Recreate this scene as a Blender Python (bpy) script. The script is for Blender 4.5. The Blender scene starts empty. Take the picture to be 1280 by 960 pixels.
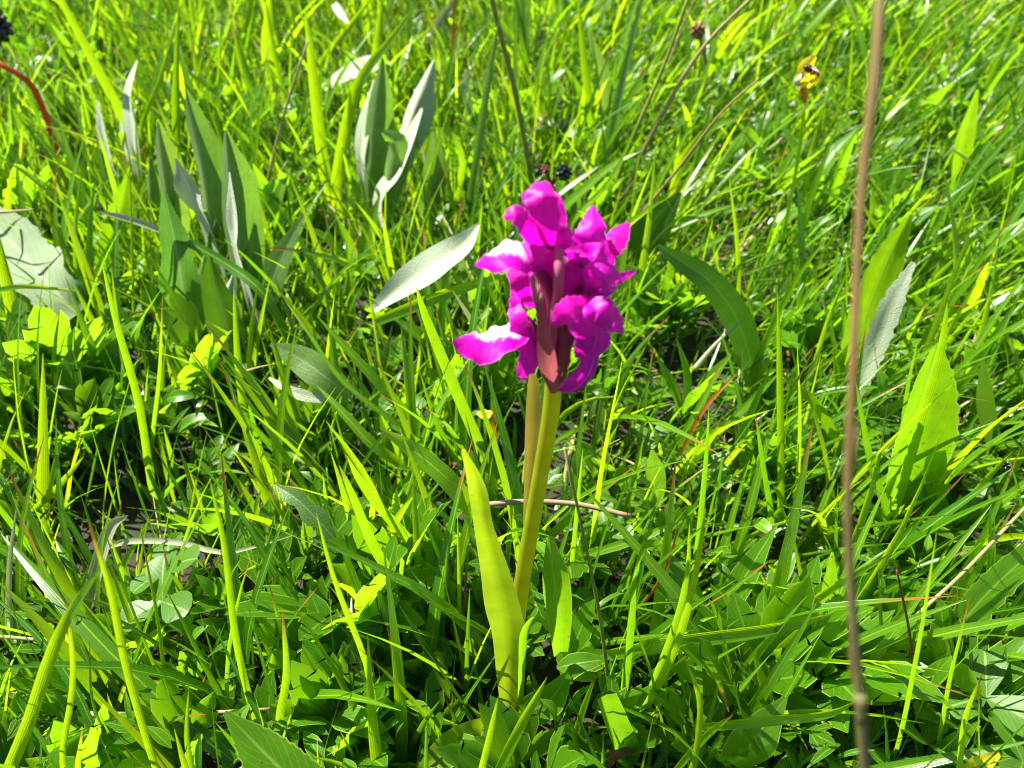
import bpy, math, random
import numpy as np
from mathutils import Vector, Matrix, Quaternion

rnd = random.Random(7)
rng = np.random.default_rng(11)
scene = bpy.context.scene
COL = scene.collection

# ------------------------------------------------------------------ camera
CAM_H = 0.235
PITCH = math.radians(43.0)
VFOV = math.radians(47.0)
FPX = 480.0 / math.tan(VFOV / 2)          # focal length in photograph pixels (1280 x 960)
cam_d = bpy.data.cameras.new("camera")
cam = bpy.data.objects.new("camera", cam_d)
COL.objects.link(cam)
cam.location = (0, 0, CAM_H)
cam.rotation_euler = (math.pi / 2 - PITCH, 0, 0)
cam_d.sensor_fit = 'HORIZONTAL'
cam_d.sensor_width = 36.0
cam_d.lens = FPX / 640.0 * 18.0
cam_d.clip_start = 0.005
cam_d.clip_end = 300.0
cam_d.dof.use_dof = True
cam_d.dof.focus_distance = 0.215
cam_d.dof.aperture_fstop = cam_d.lens / 1.45   # a phone lens: an aperture about 2 mm wide
scene.camera = cam

# ------------------------------------------------------------------ light
SUN_EL, SUN_AZ = math.radians(55), math.radians(-56)
w = bpy.data.worlds.new("World")
scene.world = w
w.use_nodes = True
nt = w.node_tree
sky = nt.nodes.new("ShaderNodeTexSky")
sky.sky_type = 'NISHITA'
sky.sun_disc = False
sky.sun_elevation = SUN_EL
sky.sun_rotation = SUN_AZ
nt.links.new(sky.outputs[0], nt.nodes["Background"].inputs[0])
nt.nodes["Background"].inputs[1].default_value = 0.05
sun_d = bpy.data.lights.new("sun", 'SUN')
sun_d.energy = 5.0
sun_d.angle = math.radians(0.5)
sun_d.color = (1.0, 0.95, 0.84)
sun = bpy.data.objects.new("sun", sun_d)
COL.objects.link(sun)
sdir = Vector((math.sin(SUN_AZ) * math.cos(SUN_EL), math.cos(SUN_AZ) * math.cos(SUN_EL), math.sin(SUN_EL)))
sun.rotation_euler = sdir.to_track_quat('Z', 'Y').to_euler()
vs = scene.view_settings
vs.view_transform = 'Standard'
vs.look = 'None'
vs.exposure = 2.0
vs.gamma = 1.0
vs.use_curve_mapping = False
cy = scene.cycles
cy.filter_width = 1.1
cy.max_bounces = 8
cy.diffuse_bounces = 3
cy.transmission_bounces = 6
cy.glossy_bounces = 2
cy.caustics_reflective = False
cy.caustics_refractive = False
cy.sample_clamp_indirect = 4.0
try:
    cy.use_denoising = True
    cy.denoiser = 'OPENIMAGEDENOISE'
    cy.denoising_prefilter = 'ACCURATE'
except Exception:
    pass

# ------------------------------------------------------------------ pixel -> place
CO = Vector((0, 0, CAM_H))
FWD = Vector((0, math.cos(PITCH), -math.sin(PITCH)))
UPV = Vector((0, math.sin(PITCH), math.cos(PITCH)))
RGT = Vector((1, 0, 0))

def ray(px, py):
    return FWD + RGT * ((px - 640) / FPX) + UPV * ((480 - py) / FPX)

def at_z(px, py, z=0.0):
    r = ray(px, py)
    return CO + r * ((z - CAM_H) / r.z)

def at_y(px, py, y):
    r = ray(px, py)
    return CO + r * (y / r.y)

def depth_of(p):
    return (Vector(p) - CO).dot(FWD)

def px_m(p):
    """metres per photograph pixel at point p"""
    return depth_of(p) / FPX

def project(p):
    d = Vector(p) - CO
    k = d.dot(FWD)
    return 640 + FPX * d.x / k, 480 - FPX * d.dot(UPV) / k, k

def ground_z(x, y):
    return 0.0025 * math.sin(x * 37 + 1.3) * math.cos(y * 31) + 0.0015 * math.sin(x * 91 + y * 77)

# ------------------------------------------------------------------ materials
def new_mat(name):
    m = bpy.data.materials.new(name)
    m.use_nodes = True
    m.node_tree.nodes.clear()
    return m, m.node_tree.nodes, m.node_tree.links

class NB:
    def __init__(s, nodes, links):
        s.n, s.l = nodes, links
    def node(s, t, **kw):
        x = s.n.new(t)
        for k, v in kw.items():
            setattr(x, k, v)
        return x
    def put(s, inp, v):
        if isinstance(v, bpy.types.NodeSocket):
            s.l.new(v, inp)
        elif v is not None:
            try:
                inp.default_value = v
            except Exception:
                inp.default_value = (*v, 1.0)
    def math(s, op, a, b=None, c=None, clamp=False):
        x = s.node('ShaderNodeMath', operation=op, use_clamp=clamp)
        s.put(x.inputs[0], a)
        if b is not None: s.put(x.inputs[1], b)
        if c is not None: s.put(x.inputs[2], c)
        return x.outputs[0]
    def mix(s, f, a, b, mode='MIX'):
        x = s.node('ShaderNodeMix', data_type='RGBA', blend_type=mode)
        s.put(x.inputs[0], f)
        s.put(x.inputs[6], a if isinstance(a, bpy.types.NodeSocket) else (*a, 1.0))
        s.put(x.inputs[7], b if isinstance(b, bpy.types.NodeSocket) else (*b, 1.0))
        return x.outputs[2]
    def ramp(s, v, lo, hi, a=0.0, b=1.0):
        x = s.node('ShaderNodeMapRange', interpolation_type='SMOOTHSTEP')
        s.put(x.inputs[0], v)
        for i, q in enumerate((lo, hi, a, b)):
            x.inputs[i + 1].default_value = q
        return x.outputs[0]
    def noise(s, scale, detail=2.0, coord=None, rough=.5):
        x = s.node('ShaderNodeTexNoise')
        x.inputs['Scale'].default_value = scale
        x.inputs['Detail'].default_value = detail
        x.inputs['Roughness'].default_value = rough
        if coord is not None: s.l.new(coord, x.inputs['Vector'])
        return x.outputs[0]

def leaf_mat(name, base, trans, mix=.42, rough=.32, spec=.32, tip=(0.30, 0.10, 0.02), vein='parallel',
             vein_col=None, fuzz=0.0, bump=.12, nscale=260, var=.22, coat=0.0, spots=0.0, sheen=.5, patch=None, edge=None):
    m, N, L = new_mat(name)
    b = NB(N, L)
    out = b.node('ShaderNodeOutputMaterial')
    att = b.node('ShaderNodeVertexColor', layer_name='tint')
    uvn = b.node('ShaderNodeUVMap', uv_map='UVMap')
    sep = b.node('ShaderNodeSeparateXYZ'); L.new(uvn.outputs[0], sep.inputs[0])
    u, v = sep.outputs[0], sep.outputs[1]
    oi = b.node('ShaderNodeObjectInfo')
    tc = b.node('ShaderNodeTexCoord')
    crd = tc.outputs['Object']
    nz = b.noise(nscale, 3, crd)
    big = b.noise(70, 1, crd)
    hsv = b.node('ShaderNodeHueSaturation')
    b.put(hsv.inputs['Hue'], b.math('MULTIPLY_ADD', oi.outputs['Random'], .03, .485))
    val = b.math('MULTIPLY_ADD', nz, 2 * var, 1 - var)
    val2 = b.math('MULTIPLY_ADD', big, var, 1 - var / 2)
    b.put(hsv.inputs['Value'], b.math('MULTIPLY', val, val2))
    L.new(att.outputs[0], hsv.inputs['Color'])
    tint = hsv.outputs[0]
    cb = b.mix(1.0, tint, base, 'MULTIPLY')
    ct = b.mix(1.0, tint, trans, 'MULTIPLY')
    au = b.math('ABSOLUTE', b.math('SUBTRACT', u, .5))
    hgt = nz
    if vein == 'parallel':
        wv = b.math('SINE', b.math('MULTIPLY', u, 42.0))
        dk = b.math('MULTIPLY_ADD', wv, .045, .97)
        gr = b.node('ShaderNodeCombineColor')
        for i in range(3): b.put(gr.inputs[i], dk)
        ct = b.mix(1.0, ct, gr.outputs[0], 'MULTIPLY')
        cb = b.mix(1.0, cb, gr.outputs[0], 'MULTIPLY')
        hgt = wv
        if vein_col:
            mr = b.ramp(au, .03, .075, .5, 0.0)
            ct = b.mix(mr, ct, vein_col)
            cb = b.mix(mr, cb, vein_col)
    elif vein == 'petal':
        wv = b.math('SINE', b.math('MULTIPLY_ADD', u, 64.0, b.math('MULTIPLY', big, 9.0)))
        vm = b.math('MULTIPLY', b.ramp(wv, .3, 1.0), .32)
        cb = b.mix(vm, cb, (0.34, 0.001, 0.24))
        ct = b.mix(vm, ct, (0.55, 0.001, 0.40))
    elif vein == 'net':
        lat = b.math('SINE', b.math('MULTIPLY_ADD', v, 52.0, b.math('MULTIPLY', au, -46.0)))
        ln = b.ramp(lat, .82, 1.0)
        mr = b.ramp(au, .018, .045, 1.0, 0.0)
        vn = b.math('MAXIMUM', b.math('MULTIPLY', ln, .45), mr)
        vc = vein_col or (0.30, 0.42, 0.10)
        f = b.math('MULTIPLY', vn, .55)
        cb = b.mix(f, cb, vc)
        ct = b.mix(f, ct, vc)
        hgt = b.math('ADD', b.math('MULTIPLY', nz, .6), b.math('MULTIPLY', vn, -1.0))
    if patch:                                   # pale throat near the claw, drawn out along one edge as a painted highlight
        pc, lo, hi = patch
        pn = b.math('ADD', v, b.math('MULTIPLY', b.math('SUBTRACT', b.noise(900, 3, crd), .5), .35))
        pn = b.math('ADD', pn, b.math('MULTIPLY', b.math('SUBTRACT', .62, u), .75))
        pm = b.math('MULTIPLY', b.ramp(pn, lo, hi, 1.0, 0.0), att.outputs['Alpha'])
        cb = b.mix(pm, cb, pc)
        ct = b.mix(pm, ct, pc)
    else:
        tm = b.math('MULTIPLY', b.ramp(b.math('ADD', v, b.math('MULTIPLY', nz, .12)), .86, 1.03), att.outputs['Alpha'])
        cb = b.mix(tm, cb, tip)
        ct = b.mix(tm, ct, tip)
    if spots > 0:
        sp = b.ramp(b.noise(520, 1, crd), .70, .76)
        sp = b.math('MULTIPLY', sp, spots)
        cb = b.mix(sp, cb, (0.10, 0.05, 0.015))
        ct = b.mix(sp, ct, (0.10, 0.05, 0.015))
    if edge:                                    # a differently coloured margin; on broad and lobed leaves a painted lit rim
        em = b.ramp(au, .455, .5, 0.0, .7)   # the outermost twentieth of the blade
        cb = b.mix(em, cb, edge); ct = b.mix(em, ct, edge)
    bm = b.node('ShaderNodeBump')
    bm.inputs['Strength'].default_value = bump
    bm.inputs['Distance'].default_value = 0.0004
    if fuzz > 0:
        hgt = b.noise(2600, 3, crd)
        bm.inputs['Strength'].default_value = fuzz
        bm.inputs['Distance'].default_value = 0.0007
    b.put(bm.inputs['Height'], hgt)
    pr = b.node('ShaderNodeBsdfPrincipled')
    L.new(cb, pr.inputs['Base Color'])
    pr.inputs['Roughness'].default_value = rough
    pr.inputs['Specular IOR Level'].default_value = spec
    if coat: pr.inputs['Coat Weight'].default_value = coat
    if fuzz > 0:
        pr.inputs['Sheen Weight'].default_value = sheen
        pr.inputs['Sheen Roughness'].default_value = .4
    L.new(bm.outputs[0], pr.inputs['Normal'])
    tr = b.node('ShaderNodeBsdfTranslucent')
    L.new(ct, tr.inputs[0]); L.new(bm.outputs[0], tr.inputs['Normal'])
    mx = b.node('ShaderNodeMixShader')
    mx.inputs[0].default_value = mix
    L.new(pr.outputs[0], mx.inputs[1]); L.new(tr.outputs[0], mx.inputs[2])
    L.new(mx.outputs[0], out.inputs[0])
    return m

M = {}
M['grass'] = leaf_mat('grass', (0.052, 0.145, 0.003), (0.34, 0.60, 0.004), mix=.5, rough=.24, spec=.46, vein_col=(0.30, 0.45, 0.03))
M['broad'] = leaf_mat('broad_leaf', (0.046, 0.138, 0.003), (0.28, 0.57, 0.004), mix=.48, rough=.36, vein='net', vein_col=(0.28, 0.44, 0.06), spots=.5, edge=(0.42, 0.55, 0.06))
M['thick'] = leaf_mat('shaded_broad_leaf', (0.030, 0.089, 0.009), (0.119, 0.289, 0.009), mix=.3, rough=.45, spec=.3, vein='net', vein_col=(0.12, 0.24, 0.04), spots=.3)  # darker copy of the broad leaf, with shade put into the colour
M['lobed'] = leaf_mat('lobed_leaf', (0.046, 0.138, 0.003), (0.28, 0.57, 0.004), mix=.54, rough=.30, spec=.36, vein='net', vein_col=(0.22, 0.40, 0.05), spots=.4, edge=(0.42, 0.52, 0.06), var=.3)
M['clover'] = leaf_mat('clover_leaf', (0.052, 0.132, 0.010), (0.256, 0.480, 0.010), mix=.45, rough=.4, vein='net', vein_col=(0.25, 0.42, 0.10))
M['woolly'] = leaf_mat('woolly_leaf', (0.408, 0.468, 0.323), (0.170, 0.306, 0.051), mix=.25, rough=.8, spec=.15, vein='net', vein_col=(0.42, 0.50, 0.32), fuzz=.7, sheen=.3, bump=.4, var=.14)
M['grey'] = leaf_mat('grey_leaf', (0.085, 0.170, 0.038), (0.204, 0.408, 0.025), mix=.4, rough=.36, spec=.5, vein='net', vein_col=(0.30, 0.38, 0.20), fuzz=.4, var=.24, sheen=.08)
M['shaded_woolly'] = leaf_mat('shaded_woolly_leaf', (0.212, 0.281, 0.153), (0.153, 0.289, 0.043), mix=.28, rough=.75, spec=.2, vein='net', vein_col=(0.36, 0.44, 0.27), fuzz=.7, sheen=.2, var=.2)  # greyed copy of the woolly leaf, part shade mixed into its colour
M['straw'] = leaf_mat('straw', (0.336, 0.288, 0.136), (0.400, 0.336, 0.128), mix=.35, rough=.45, tip=(0.35, 0.24, 0.10))
M['pale'] = leaf_mat('pale_dry_blade', (0.336, 0.352, 0.232), (0.368, 0.400, 0.144), mix=.3, rough=.42, spec=.5, tip=(0.4, 0.34, 0.2))
M['rust'] = leaf_mat('rust_blade', (0.28, 0.09, 0.015), (0.60, 0.20, 0.02), mix=.45, tip=(0.22, 0.04, 0.01))
M['twig'] = leaf_mat('twig', (0.24, 0.17, 0.10), (0.12, 0.07, 0.03), mix=.05, rough=.6, vein=None)
M['dead'] = leaf_mat('dead_leaf', (0.15, 0.075, 0.03), (0.22, 0.09, 0.03), mix=.25, rough=.7, vein='net', vein_col=(0.2, 0.1, 0.05))
M['stalk'] = leaf_mat('olive_stalk', (0.22, 0.25, 0.05), (0.25, 0.25, 0.03), mix=.2, rough=.45, vein=None)
M['drystalk'] = leaf_mat('brown_stalk', (0.255, 0.178, 0.064), (0.340, 0.238, 0.060), mix=.3, rough=.55, vein=None)
M['stem'] = leaf_mat('orchid_stem', (0.288, 0.320, 0.016), (0.480, 0.512, 0.016), mix=.5, rough=.35, vein=None, tip=(0.26, 0.06, 0.07))
M['sheath'] = leaf_mat('orchid_leaf', (0.136, 0.224, 0.010), (0.416, 0.592, 0.012), mix=.5, rough=.38, spec=.4, vein=None, edge=(0.45, 0.52, 0.08), spots=.2, bump=.06)
M['sheath2'] = leaf_mat('orchid_brown_sheath', (0.176, 0.144, 0.024), (0.304, 0.240, 0.032), mix=.4, rough=.4, vein=None, edge=(0.35, 0.14, 0.14))
MAG_T = (0.88, 0.003, 0.66)
M['petal'] = leaf_mat('orchid_petal', (0.60, 0.002, 0.42), MAG_T, mix=.42, rough=.44, spec=.30, nscale=1100, edge=(0.88, 0.16, 0.74), vein='petal', tip=(0.6, 0.01, 0.42), bump=.55, var=.26)
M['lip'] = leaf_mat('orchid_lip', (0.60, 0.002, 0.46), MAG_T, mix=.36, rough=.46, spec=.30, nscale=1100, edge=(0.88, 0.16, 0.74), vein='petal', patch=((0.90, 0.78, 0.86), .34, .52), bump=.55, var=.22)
M['ovary'] = leaf_mat('orchid_ovary', (0.30, 0.008, 0.12), (0.45, 0.015, 0.2), mix=.3, rough=.38, vein=None, tip=(0.5, 0.02, 0.3), var=.2)
M['pink'] = leaf_mat('orchid_pale_ovary', (0.46, 0.12, 0.20), (0.5, 0.11, 0.22), mix=.35, rough=.4, vein=None, tip=(0.5, 0.03, 0.3))
M['bract'] = leaf_mat('orchid_bract', (0.27, 0.075, 0.085), (0.40, 0.10, 0.11), mix=.45, rough=.5, spec=.25, tip=(0.50, 0.24, 0.20), edge=(0.27, 0.075, 0.075), bump=.05)
M['yellow'] = leaf_mat('yellow_petal', (0.80, 0.66, 0.02), (0.85, 0.70, 0.02), mix=.4, rough=.4, vein=None, tip=(0.85, 0.45, 0.02))
M['orange'] = leaf_mat('orange_calyx', (0.60, 0.24, 0.02), (0.7, 0.3, 0.02), mix=.3, rough=.45, vein=None)
M['black'] = leaf_mat('black_seed', (0.012, 0.011, 0.014), (0.02, 0.02, 0.02), mix=.05, rough=.3, spec=.6, vein=None)
M['brownhead'] = leaf_mat('brown_seed', (0.26, 0.13, 0.07), (0.35, 0.17, 0.08), mix=.25, rough=.6, vein=None)
M['redbud'] = leaf_mat('red_bud', (0.16, 0.035, 0.025), (0.25, 0.05, 0.03), mix=.15, rough=.4, vein=None, tip=(0.5, 0.22, 0.03))
M['bee'] = leaf_mat('bee_body', (0.10, 0.035, 0.01), (0.1, 0.04, 0.01), mix=.0, rough=.4, vein=None, tip=(0.02, 0.01, 0.005))
M['wing'] = leaf_mat('bee_wing', (0.55, 0.5, 0.4), (0.7, 0.65, 0.5), mix=.6, rough=.2, vein=None)

def soil_mat():
    m, N, L = new_mat('soil')
    b = NB(N, L)
    out = b.node('ShaderNodeOutputMaterial')
    tc = b.node('ShaderNodeTexCoord')
    n1 = b.noise(160, 5, tc.outputs['Object'], .65)
    n2 = b.noise(28, 3, tc.outputs['Object'])
    c = b.mix(b.ramp(n1, .3, .7), (0.007, 0.0045, 0.0025), (0.024, 0.014, 0.007))
    c = b.mix(b.ramp(n2, .45, .62, 0, .75), c, (0.012, 0.026, 0.003))
    pr = b.node('ShaderNodeBsdfPrincipled')
    pr.inputs['Roughness'].default_value = .9
    L.new(c, pr.inputs['Base Color'])
    bm = b.node('ShaderNodeBump'); bm.inputs['Strength'].default_value = .8; bm.inputs['Distance'].default_value = .003
    L.new(n1, bm.inputs['Height']); L.new(bm.outputs[0], pr.inputs['Normal'])
    L.new(pr.outputs[0], out.inputs[0])
    return m
M['soil'] = soil_mat()

# ------------------------------------------------------------------ geometry helpers
class Geo:
    """verts, faces, uvs and tints gathered for one mesh"""
    def __init__(s):
        s.v, s.f, s.uv, s.t = [], [], [], []
    def add(s, v, f, uv, t=(1, 1, 1, 0)):
        k = len(s.v)
        s.v += [Vector(p) for p in v]
        s.f += [tuple(i + k for i in q) for q in f]
        s.uv += uv
        s.t += ([t] * len(v) if not isinstance(t, list) else t)
        return s
    def mesh(s, name, mat, origin=None):
        me = bpy.data.meshes.new(name)
        o = origin or Vector((0, 0, 0))
        me.from_pydata([p - o for p in s.v], [], s.f)
        finish(me, np.array(s.uv, dtype=np.float32), np.array(s.t, dtype=np.float32), mat)
        return me

def finish(me, uv, tint, mat):
    n = len(me.loops)
    li = np.empty(n, dtype=np.int32)
    me.loops.foreach_get('vertex_index', li)
    ul = me.uv_layers.new(name='UVMap')
    ul.data.foreach_set('uv', uv[li].ravel())
    ca = me.color_attributes.new('tint', 'FLOAT_COLOR', 'POINT')
    ca.data.foreach_set('color', tint.astype(np.float32).ravel())
    me.polygons.foreach_set('use_smooth', np.ones(len(me.polygons), dtype=bool))
    me.materials.append(mat)
    me.update()

def catmull(P, n):
    P = [np.array(p, dtype=float) for p in P]
    if len(P) == 2:
        return [P[0] + (P[1] - P[0]) * i / n for i in range(n + 1)]
    Q = [2 * P[0] - P[1]] + P + [2 * P[-1] - P[-2]]
    out = []
    m = len(P) - 1
    for i in range(n + 1):
        s = i / n * m
        k = min(int(s), m - 1)
        t = s - k
        a, b, c, d = Q[k:k + 4]
        out.append(.5 * (2 * b + (c - a) * t + (2 * a - 5 * b + 4 * c - d) * t * t + (3 * b - a - 3 * c + d) * t ** 3))
    return out

def sheet(ctrl, widths, face, nseg=8, nc=3, roll=0.0, fold=0.25, cup=0.0, teeth=0.0, ruffle=0.0, twist=0.0, wav=9.0, ph=0.0, lobes=0.0):
    """a leaf, blade or petal: a strip along a curved midline, folded or cupped across"""
    S = [Vector(p) for p in catmull(ctrl, nseg)]
    W = [max(1e-5, float(x[0])) for x in catmull([(q,) for q in widths], nseg)]
    v, f, uv = [], [], []
    face = Vector(face)
    for i, p in enumerate(S):
        t = i / nseg
        T = (S[min(i + 1, nseg)] - S[max(i - 1, 0)]).normalized()
        n = face - T * face.dot(T)
        if n.length < 1e-4:
            n = Vector((0, 0, 1)) - T * T.z
        n.normalize()
        n = Quaternion(T, roll + twist * t) @ n
        s = T.cross(n)
        h = W[i] / 2
        for j in range(nc):
            u = -1 + 2 * j / (nc - 1)
            hh = h
            q = p.copy()
            if teeth and abs(u) > .99:
                sg = 1 if (i % 2) else -1
                hh = h * (1 + teeth * sg * (.55 + .45 * math.sin(i * 5.1 + ph + u)))
                if sg > 0: q = q + T * (h * teeth * .9)
            if lobes and abs(u) > .5:
                hh *= 1 + lobes * math.sin(t * wav * 2.2 + ph + (1.3 if u > 0 else 0))
            x = u * hh * math.cos(fold)
            z = abs(u) * hh * math.sin(fold) - cup * u * u * h
            z += ruffle * h * abs(u) * math.sin(t * wav + ph + (2.0 if u > 0 else 0.0))
            v.append(q + s * x + n * z)
            uv.append((u * .5 + .5, t))
    for i in range(nseg):
        for j in range(nc - 1):
            a = i * nc + j
            f.append((a, a + 1, a + nc + 1, a + nc))
    return v, f, uv

def tube(ctrl, radii, nseg=10, ns=8):
    S = [Vector(p) for p in catmull(ctrl, nseg)]
    R = [max(1e-5, float(x[0])) for x in catmull([(q,) for q in radii], nseg)]
    v, f, uv = [], [], []
    ref = Vector((.3, -1, .2))
    for i, p in enumerate(S):
        T = (S[min(i + 1, nseg)] - S[max(i - 1, 0)]).normalized()
        a = (ref - T * ref.dot(T)).normalized()
        b = T.cross(a)
        for j in range(ns):
            th = 2 * math.pi * j / ns
            v.append(p + (a * math.cos(th) + b * math.sin(th)) * R[i])
            uv.append((j / ns, i / nseg))
    for i in range(nseg):
        for j in range(ns):
            a0 = i * ns + j; a1 = i * ns + (j + 1) % ns
            f.append((a0, a1, a1 + ns, a0 + ns))
    for base, dr in ((0, -1), (nseg * ns, 1)):
        q = list(range(base, base + ns))
        f.append(tuple(q if dr > 0 else q[::-1]))
    return v, f, uv

def ball(c, r, sx=1, sy=1, sz=1, nu=8, nv=6, rot=None):
    v, f, uv = [], [], []
    c = Vector(c)
    for i in range(nv + 1):
        th = math.pi * i / nv
        for j in range(nu):
            ph = 2 * math.pi * j / nu
            q = Vector((math.sin(th) * math.cos(ph) * sx, math.sin(th) * math.sin(ph) * sy, math.cos(th) * sz)) * r
            if rot: q = rot @ q
            v.append(c + q); uv.append((j / nu, i / nv))
    for i in range(nv):
        for j in range(nu):
            a = i * nu + j; b = i * nu + (j + 1) % nu
            f.append((a, b, b + nu, a + nu))
    return v, f, uv

def link(name, me, parent=None, loc=None):
    o = bpy.data.objects.new(name, me)
    COL.objects.link(o)
    if parent: o.parent = parent
    if loc is not None: o.location = loc
    return o

def empty(name, loc):
    o = bpy.data.objects.new(name, None)
    o.empty_display_size = 0.005
    COL.objects.link(o)
    o.location = loc
    return o

def tag(o, label=None, cat=None, group=None, kind=None):
    if label: o['label'] = label
    if cat: o['category'] = cat
    if group: o['group'] = group
    if kind: o['kind'] = kind
    return o

CAMDIR = -FWD

# ------------------------------------------------------------------ the ground
def build_ground():
    def axis(lo, hi, near, step):
        a = list(np.arange(near[0], near[1] + 1e-9, step))
        s, x = step, near[0]
        while x > lo:
            s *= 1.5; x -= s; a.insert(0, x)
        s, x = step, near[1]
        while x < hi:
            s *= 1.5; x += s; a.append(x)
        return a
    xs = axis(-60, 60, (-.8, .8), .012)
    ys = axis(-60, 120, (-.2, 1.4), .012)
    g = Geo()
    v = [(x, y, ground_z(x, y) - .0005 if abs(x) < 2 and abs(y) < 3 else 0) for y in ys for x in xs]
    nx = len(xs)
    f = [(j * nx + i, j * nx + i + 1, (j + 1) * nx + i + 1, (j + 1) * nx + i) for j in range(len(ys) - 1) for i in range(nx - 1)]
    uv = [(p[0], p[1]) for p in v]
    g.add(v, f, uv)
    tag(link('ground', g.mesh('ground', M['soil'])), kind='structure')
build_ground()

# ------------------------------------------------------------------ the orchid
OB = at_z(640, 893, 0.0)
OY = OB.y

def PO(px, py, dy=0.0):
    lean = 0.012 * max(0, (893 - py)) / 660.0          # the whole plant leans a little away
    return at_y(px, py, OY + lean + dy)

def seq(pts):
    return [PO(*p) for p in pts]

def wm(pts3, wpx):
    return [w_ * px_m(p) for p, w_ in zip(pts3, wpx)]

orchid = tag(empty('orchid', OB), 'magenta orchid with a yellow-green stem standing upright in the grass', 'flower')

def opart(name, g, mat, parent=None, label=None):
    o = link(name, g.mesh(name, mat, OB if parent is None else OB), parent or orchid)
    if label: o['label'] = label
    return o

def o_sheet(pts, wpx, nseg=12, nc=7, t=(1, 1, 1, 0), **kw):
    p3 = seq(pts)
    return Geo().add(*sheet(p3, wm(p3, wpx), CAMDIR, nseg=nseg, nc=nc, **kw), t)

def o_tube(pts, rpx, nseg=12, ns=10, t=(1, 1, 1, 0)):
    p3 = seq(pts)
    return Geo().add(*tube(p3, wm(p3, rpx), nseg, ns), t)

st = [(640, 897), (645, 790), (653, 725), (662, 672), (673, 608), (684, 545), (691, 492), (692, 420), (689, 350), (684, 290), (682, 255)]
opart('stem', o_tube(st, [11, 10.5, 10, 10, 10, 10.5, 11, 8, 6, 5, 3], 34, 12, (1, 1, 1, 1)), M['stem'])
opart('leaf', o_sheet([(635, 897, -.003), (636, 842, -.004), (636, 791, -.004), (629, 755, -.004), (619, 709, -.004), (605, 655, -.005), (597, 608, -.006), (579, 561, -.009)],
                      [16, 31, 42, 47, 38, 26, 24, 5], 30, 7, roll=-.25, fold=.22, ruffle=.03), M['sheath'], label='long yellow-green leaf hugging the stem')
opart('leaf', o_sheet([(656, 655, .002), (660, 608, .003), (665, 530, .004), (666, 484, .005), (663, 462, .005)], [5, 12, 20, 17, 4], 14, 5, roll=.25, fold=.3),
      M['sheath2'], label='narrow olive-brown leaf pressed behind the stem')
opart('leaf', o_sheet([(700, 815, .000), (698, 770, -.002), (692, 720, -.002), (686, 670, .001)], [20, 34, 38, 8], 14, 5, roll=.3, fold=.35),
      M['broad'], label='short hooded green leaf beside the stem')
opart('leaf', o_sheet([(650, 880, -.006), (652, 830, -.009), (655, 790, -.010), (672, 772, -.012), (690, 790, -.012)], [8, 10, 12, 11, 5], 14, 5, roll=.4, fold=.3),
      M['broad'], label='small curled green leaf at the stem foot')
opart('leaf', o_sheet([(648, 900, -.004), (665, 888, -.006), (690, 872, -.006), (712, 840, -.004)], [18, 40, 40, 8], 12, 5, roll=-.2, fold=.3), M['broad'])
opart('leaf', o_sheet([(632, 904, -.006), (600, 915, -.014), (560, 938, -.020), (520, 970, -.026)], [18, 36, 42, 10], 14, 5, roll=.2, fold=.25), M['sheath'])
opart('leaf', o_sheet([(628, 900, .006), (600, 860, .008), (592, 820, .009), (588, 780, .010)], [24, 40, 34, 6], 12, 5, roll=.2, fold=.3), M['broad'])

def flower(ov_pts, ov_r, pieces, mat='ovary', label=None):
    fl = opart('flower', o_tube(ov_pts, ov_r, 12, 10, (1, 1, 1, 1)), M[mat], label=label)
    for name, pts, wpx, kw in pieces:
        kw = dict(kw)
        if name == 'spur':
            opart('spur', o_tube(pts, wpx, 14, 10), M['petal'], fl)
            continue
        mt = kw.pop('m', 'lip' if name == 'lip' else 'petal')
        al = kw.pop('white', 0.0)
        if name != 'lip': wpx = [q * .86 for q in wpx]
        q = rnd.uniform(.85, 1.12) if name != 'lip' else 1.0
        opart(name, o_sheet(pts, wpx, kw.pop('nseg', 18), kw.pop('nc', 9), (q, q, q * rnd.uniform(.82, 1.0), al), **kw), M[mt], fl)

C = dict(cup=.10, fold=-.16, ruffle=.15, wav=17, lobes=.09)
V = dict(cup=.08, fold=.20, ruffle=.15, wav=16)
flower([(690, 350, -.001), (688, 325, -.003), (684, 300, -.004)], [6, 7, 6], [      # top flower
    ('sepal', [(690, 322, -.003), (688, 292, -.006), (680, 258, -.007), (679, 240, -.006), (684, 227, -.002)], [16, 34, 50, 50, 26], dict(C, cup=.3, fold=-.1, wav=16, nseg=20)),
    ('petal', [(686, 318, -.002), (668, 290, -.006), (650, 270, -.008), (640, 266, -.008), (630, 273, -.008)], [20, 36, 34, 24, 8], dict(C, roll=.3)),
    ('petal', [(692, 315, .001), (697, 288, .001), (695, 258, .002), (690, 240, .004)], [18, 30, 26, 8], dict(V, roll=-.4)),
    ('lip', [(684, 300, .002), (676, 272, .003), (660, 250, .004), (655, 240, .003)], [18, 24, 18, 6], dict(V)),
])
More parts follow.
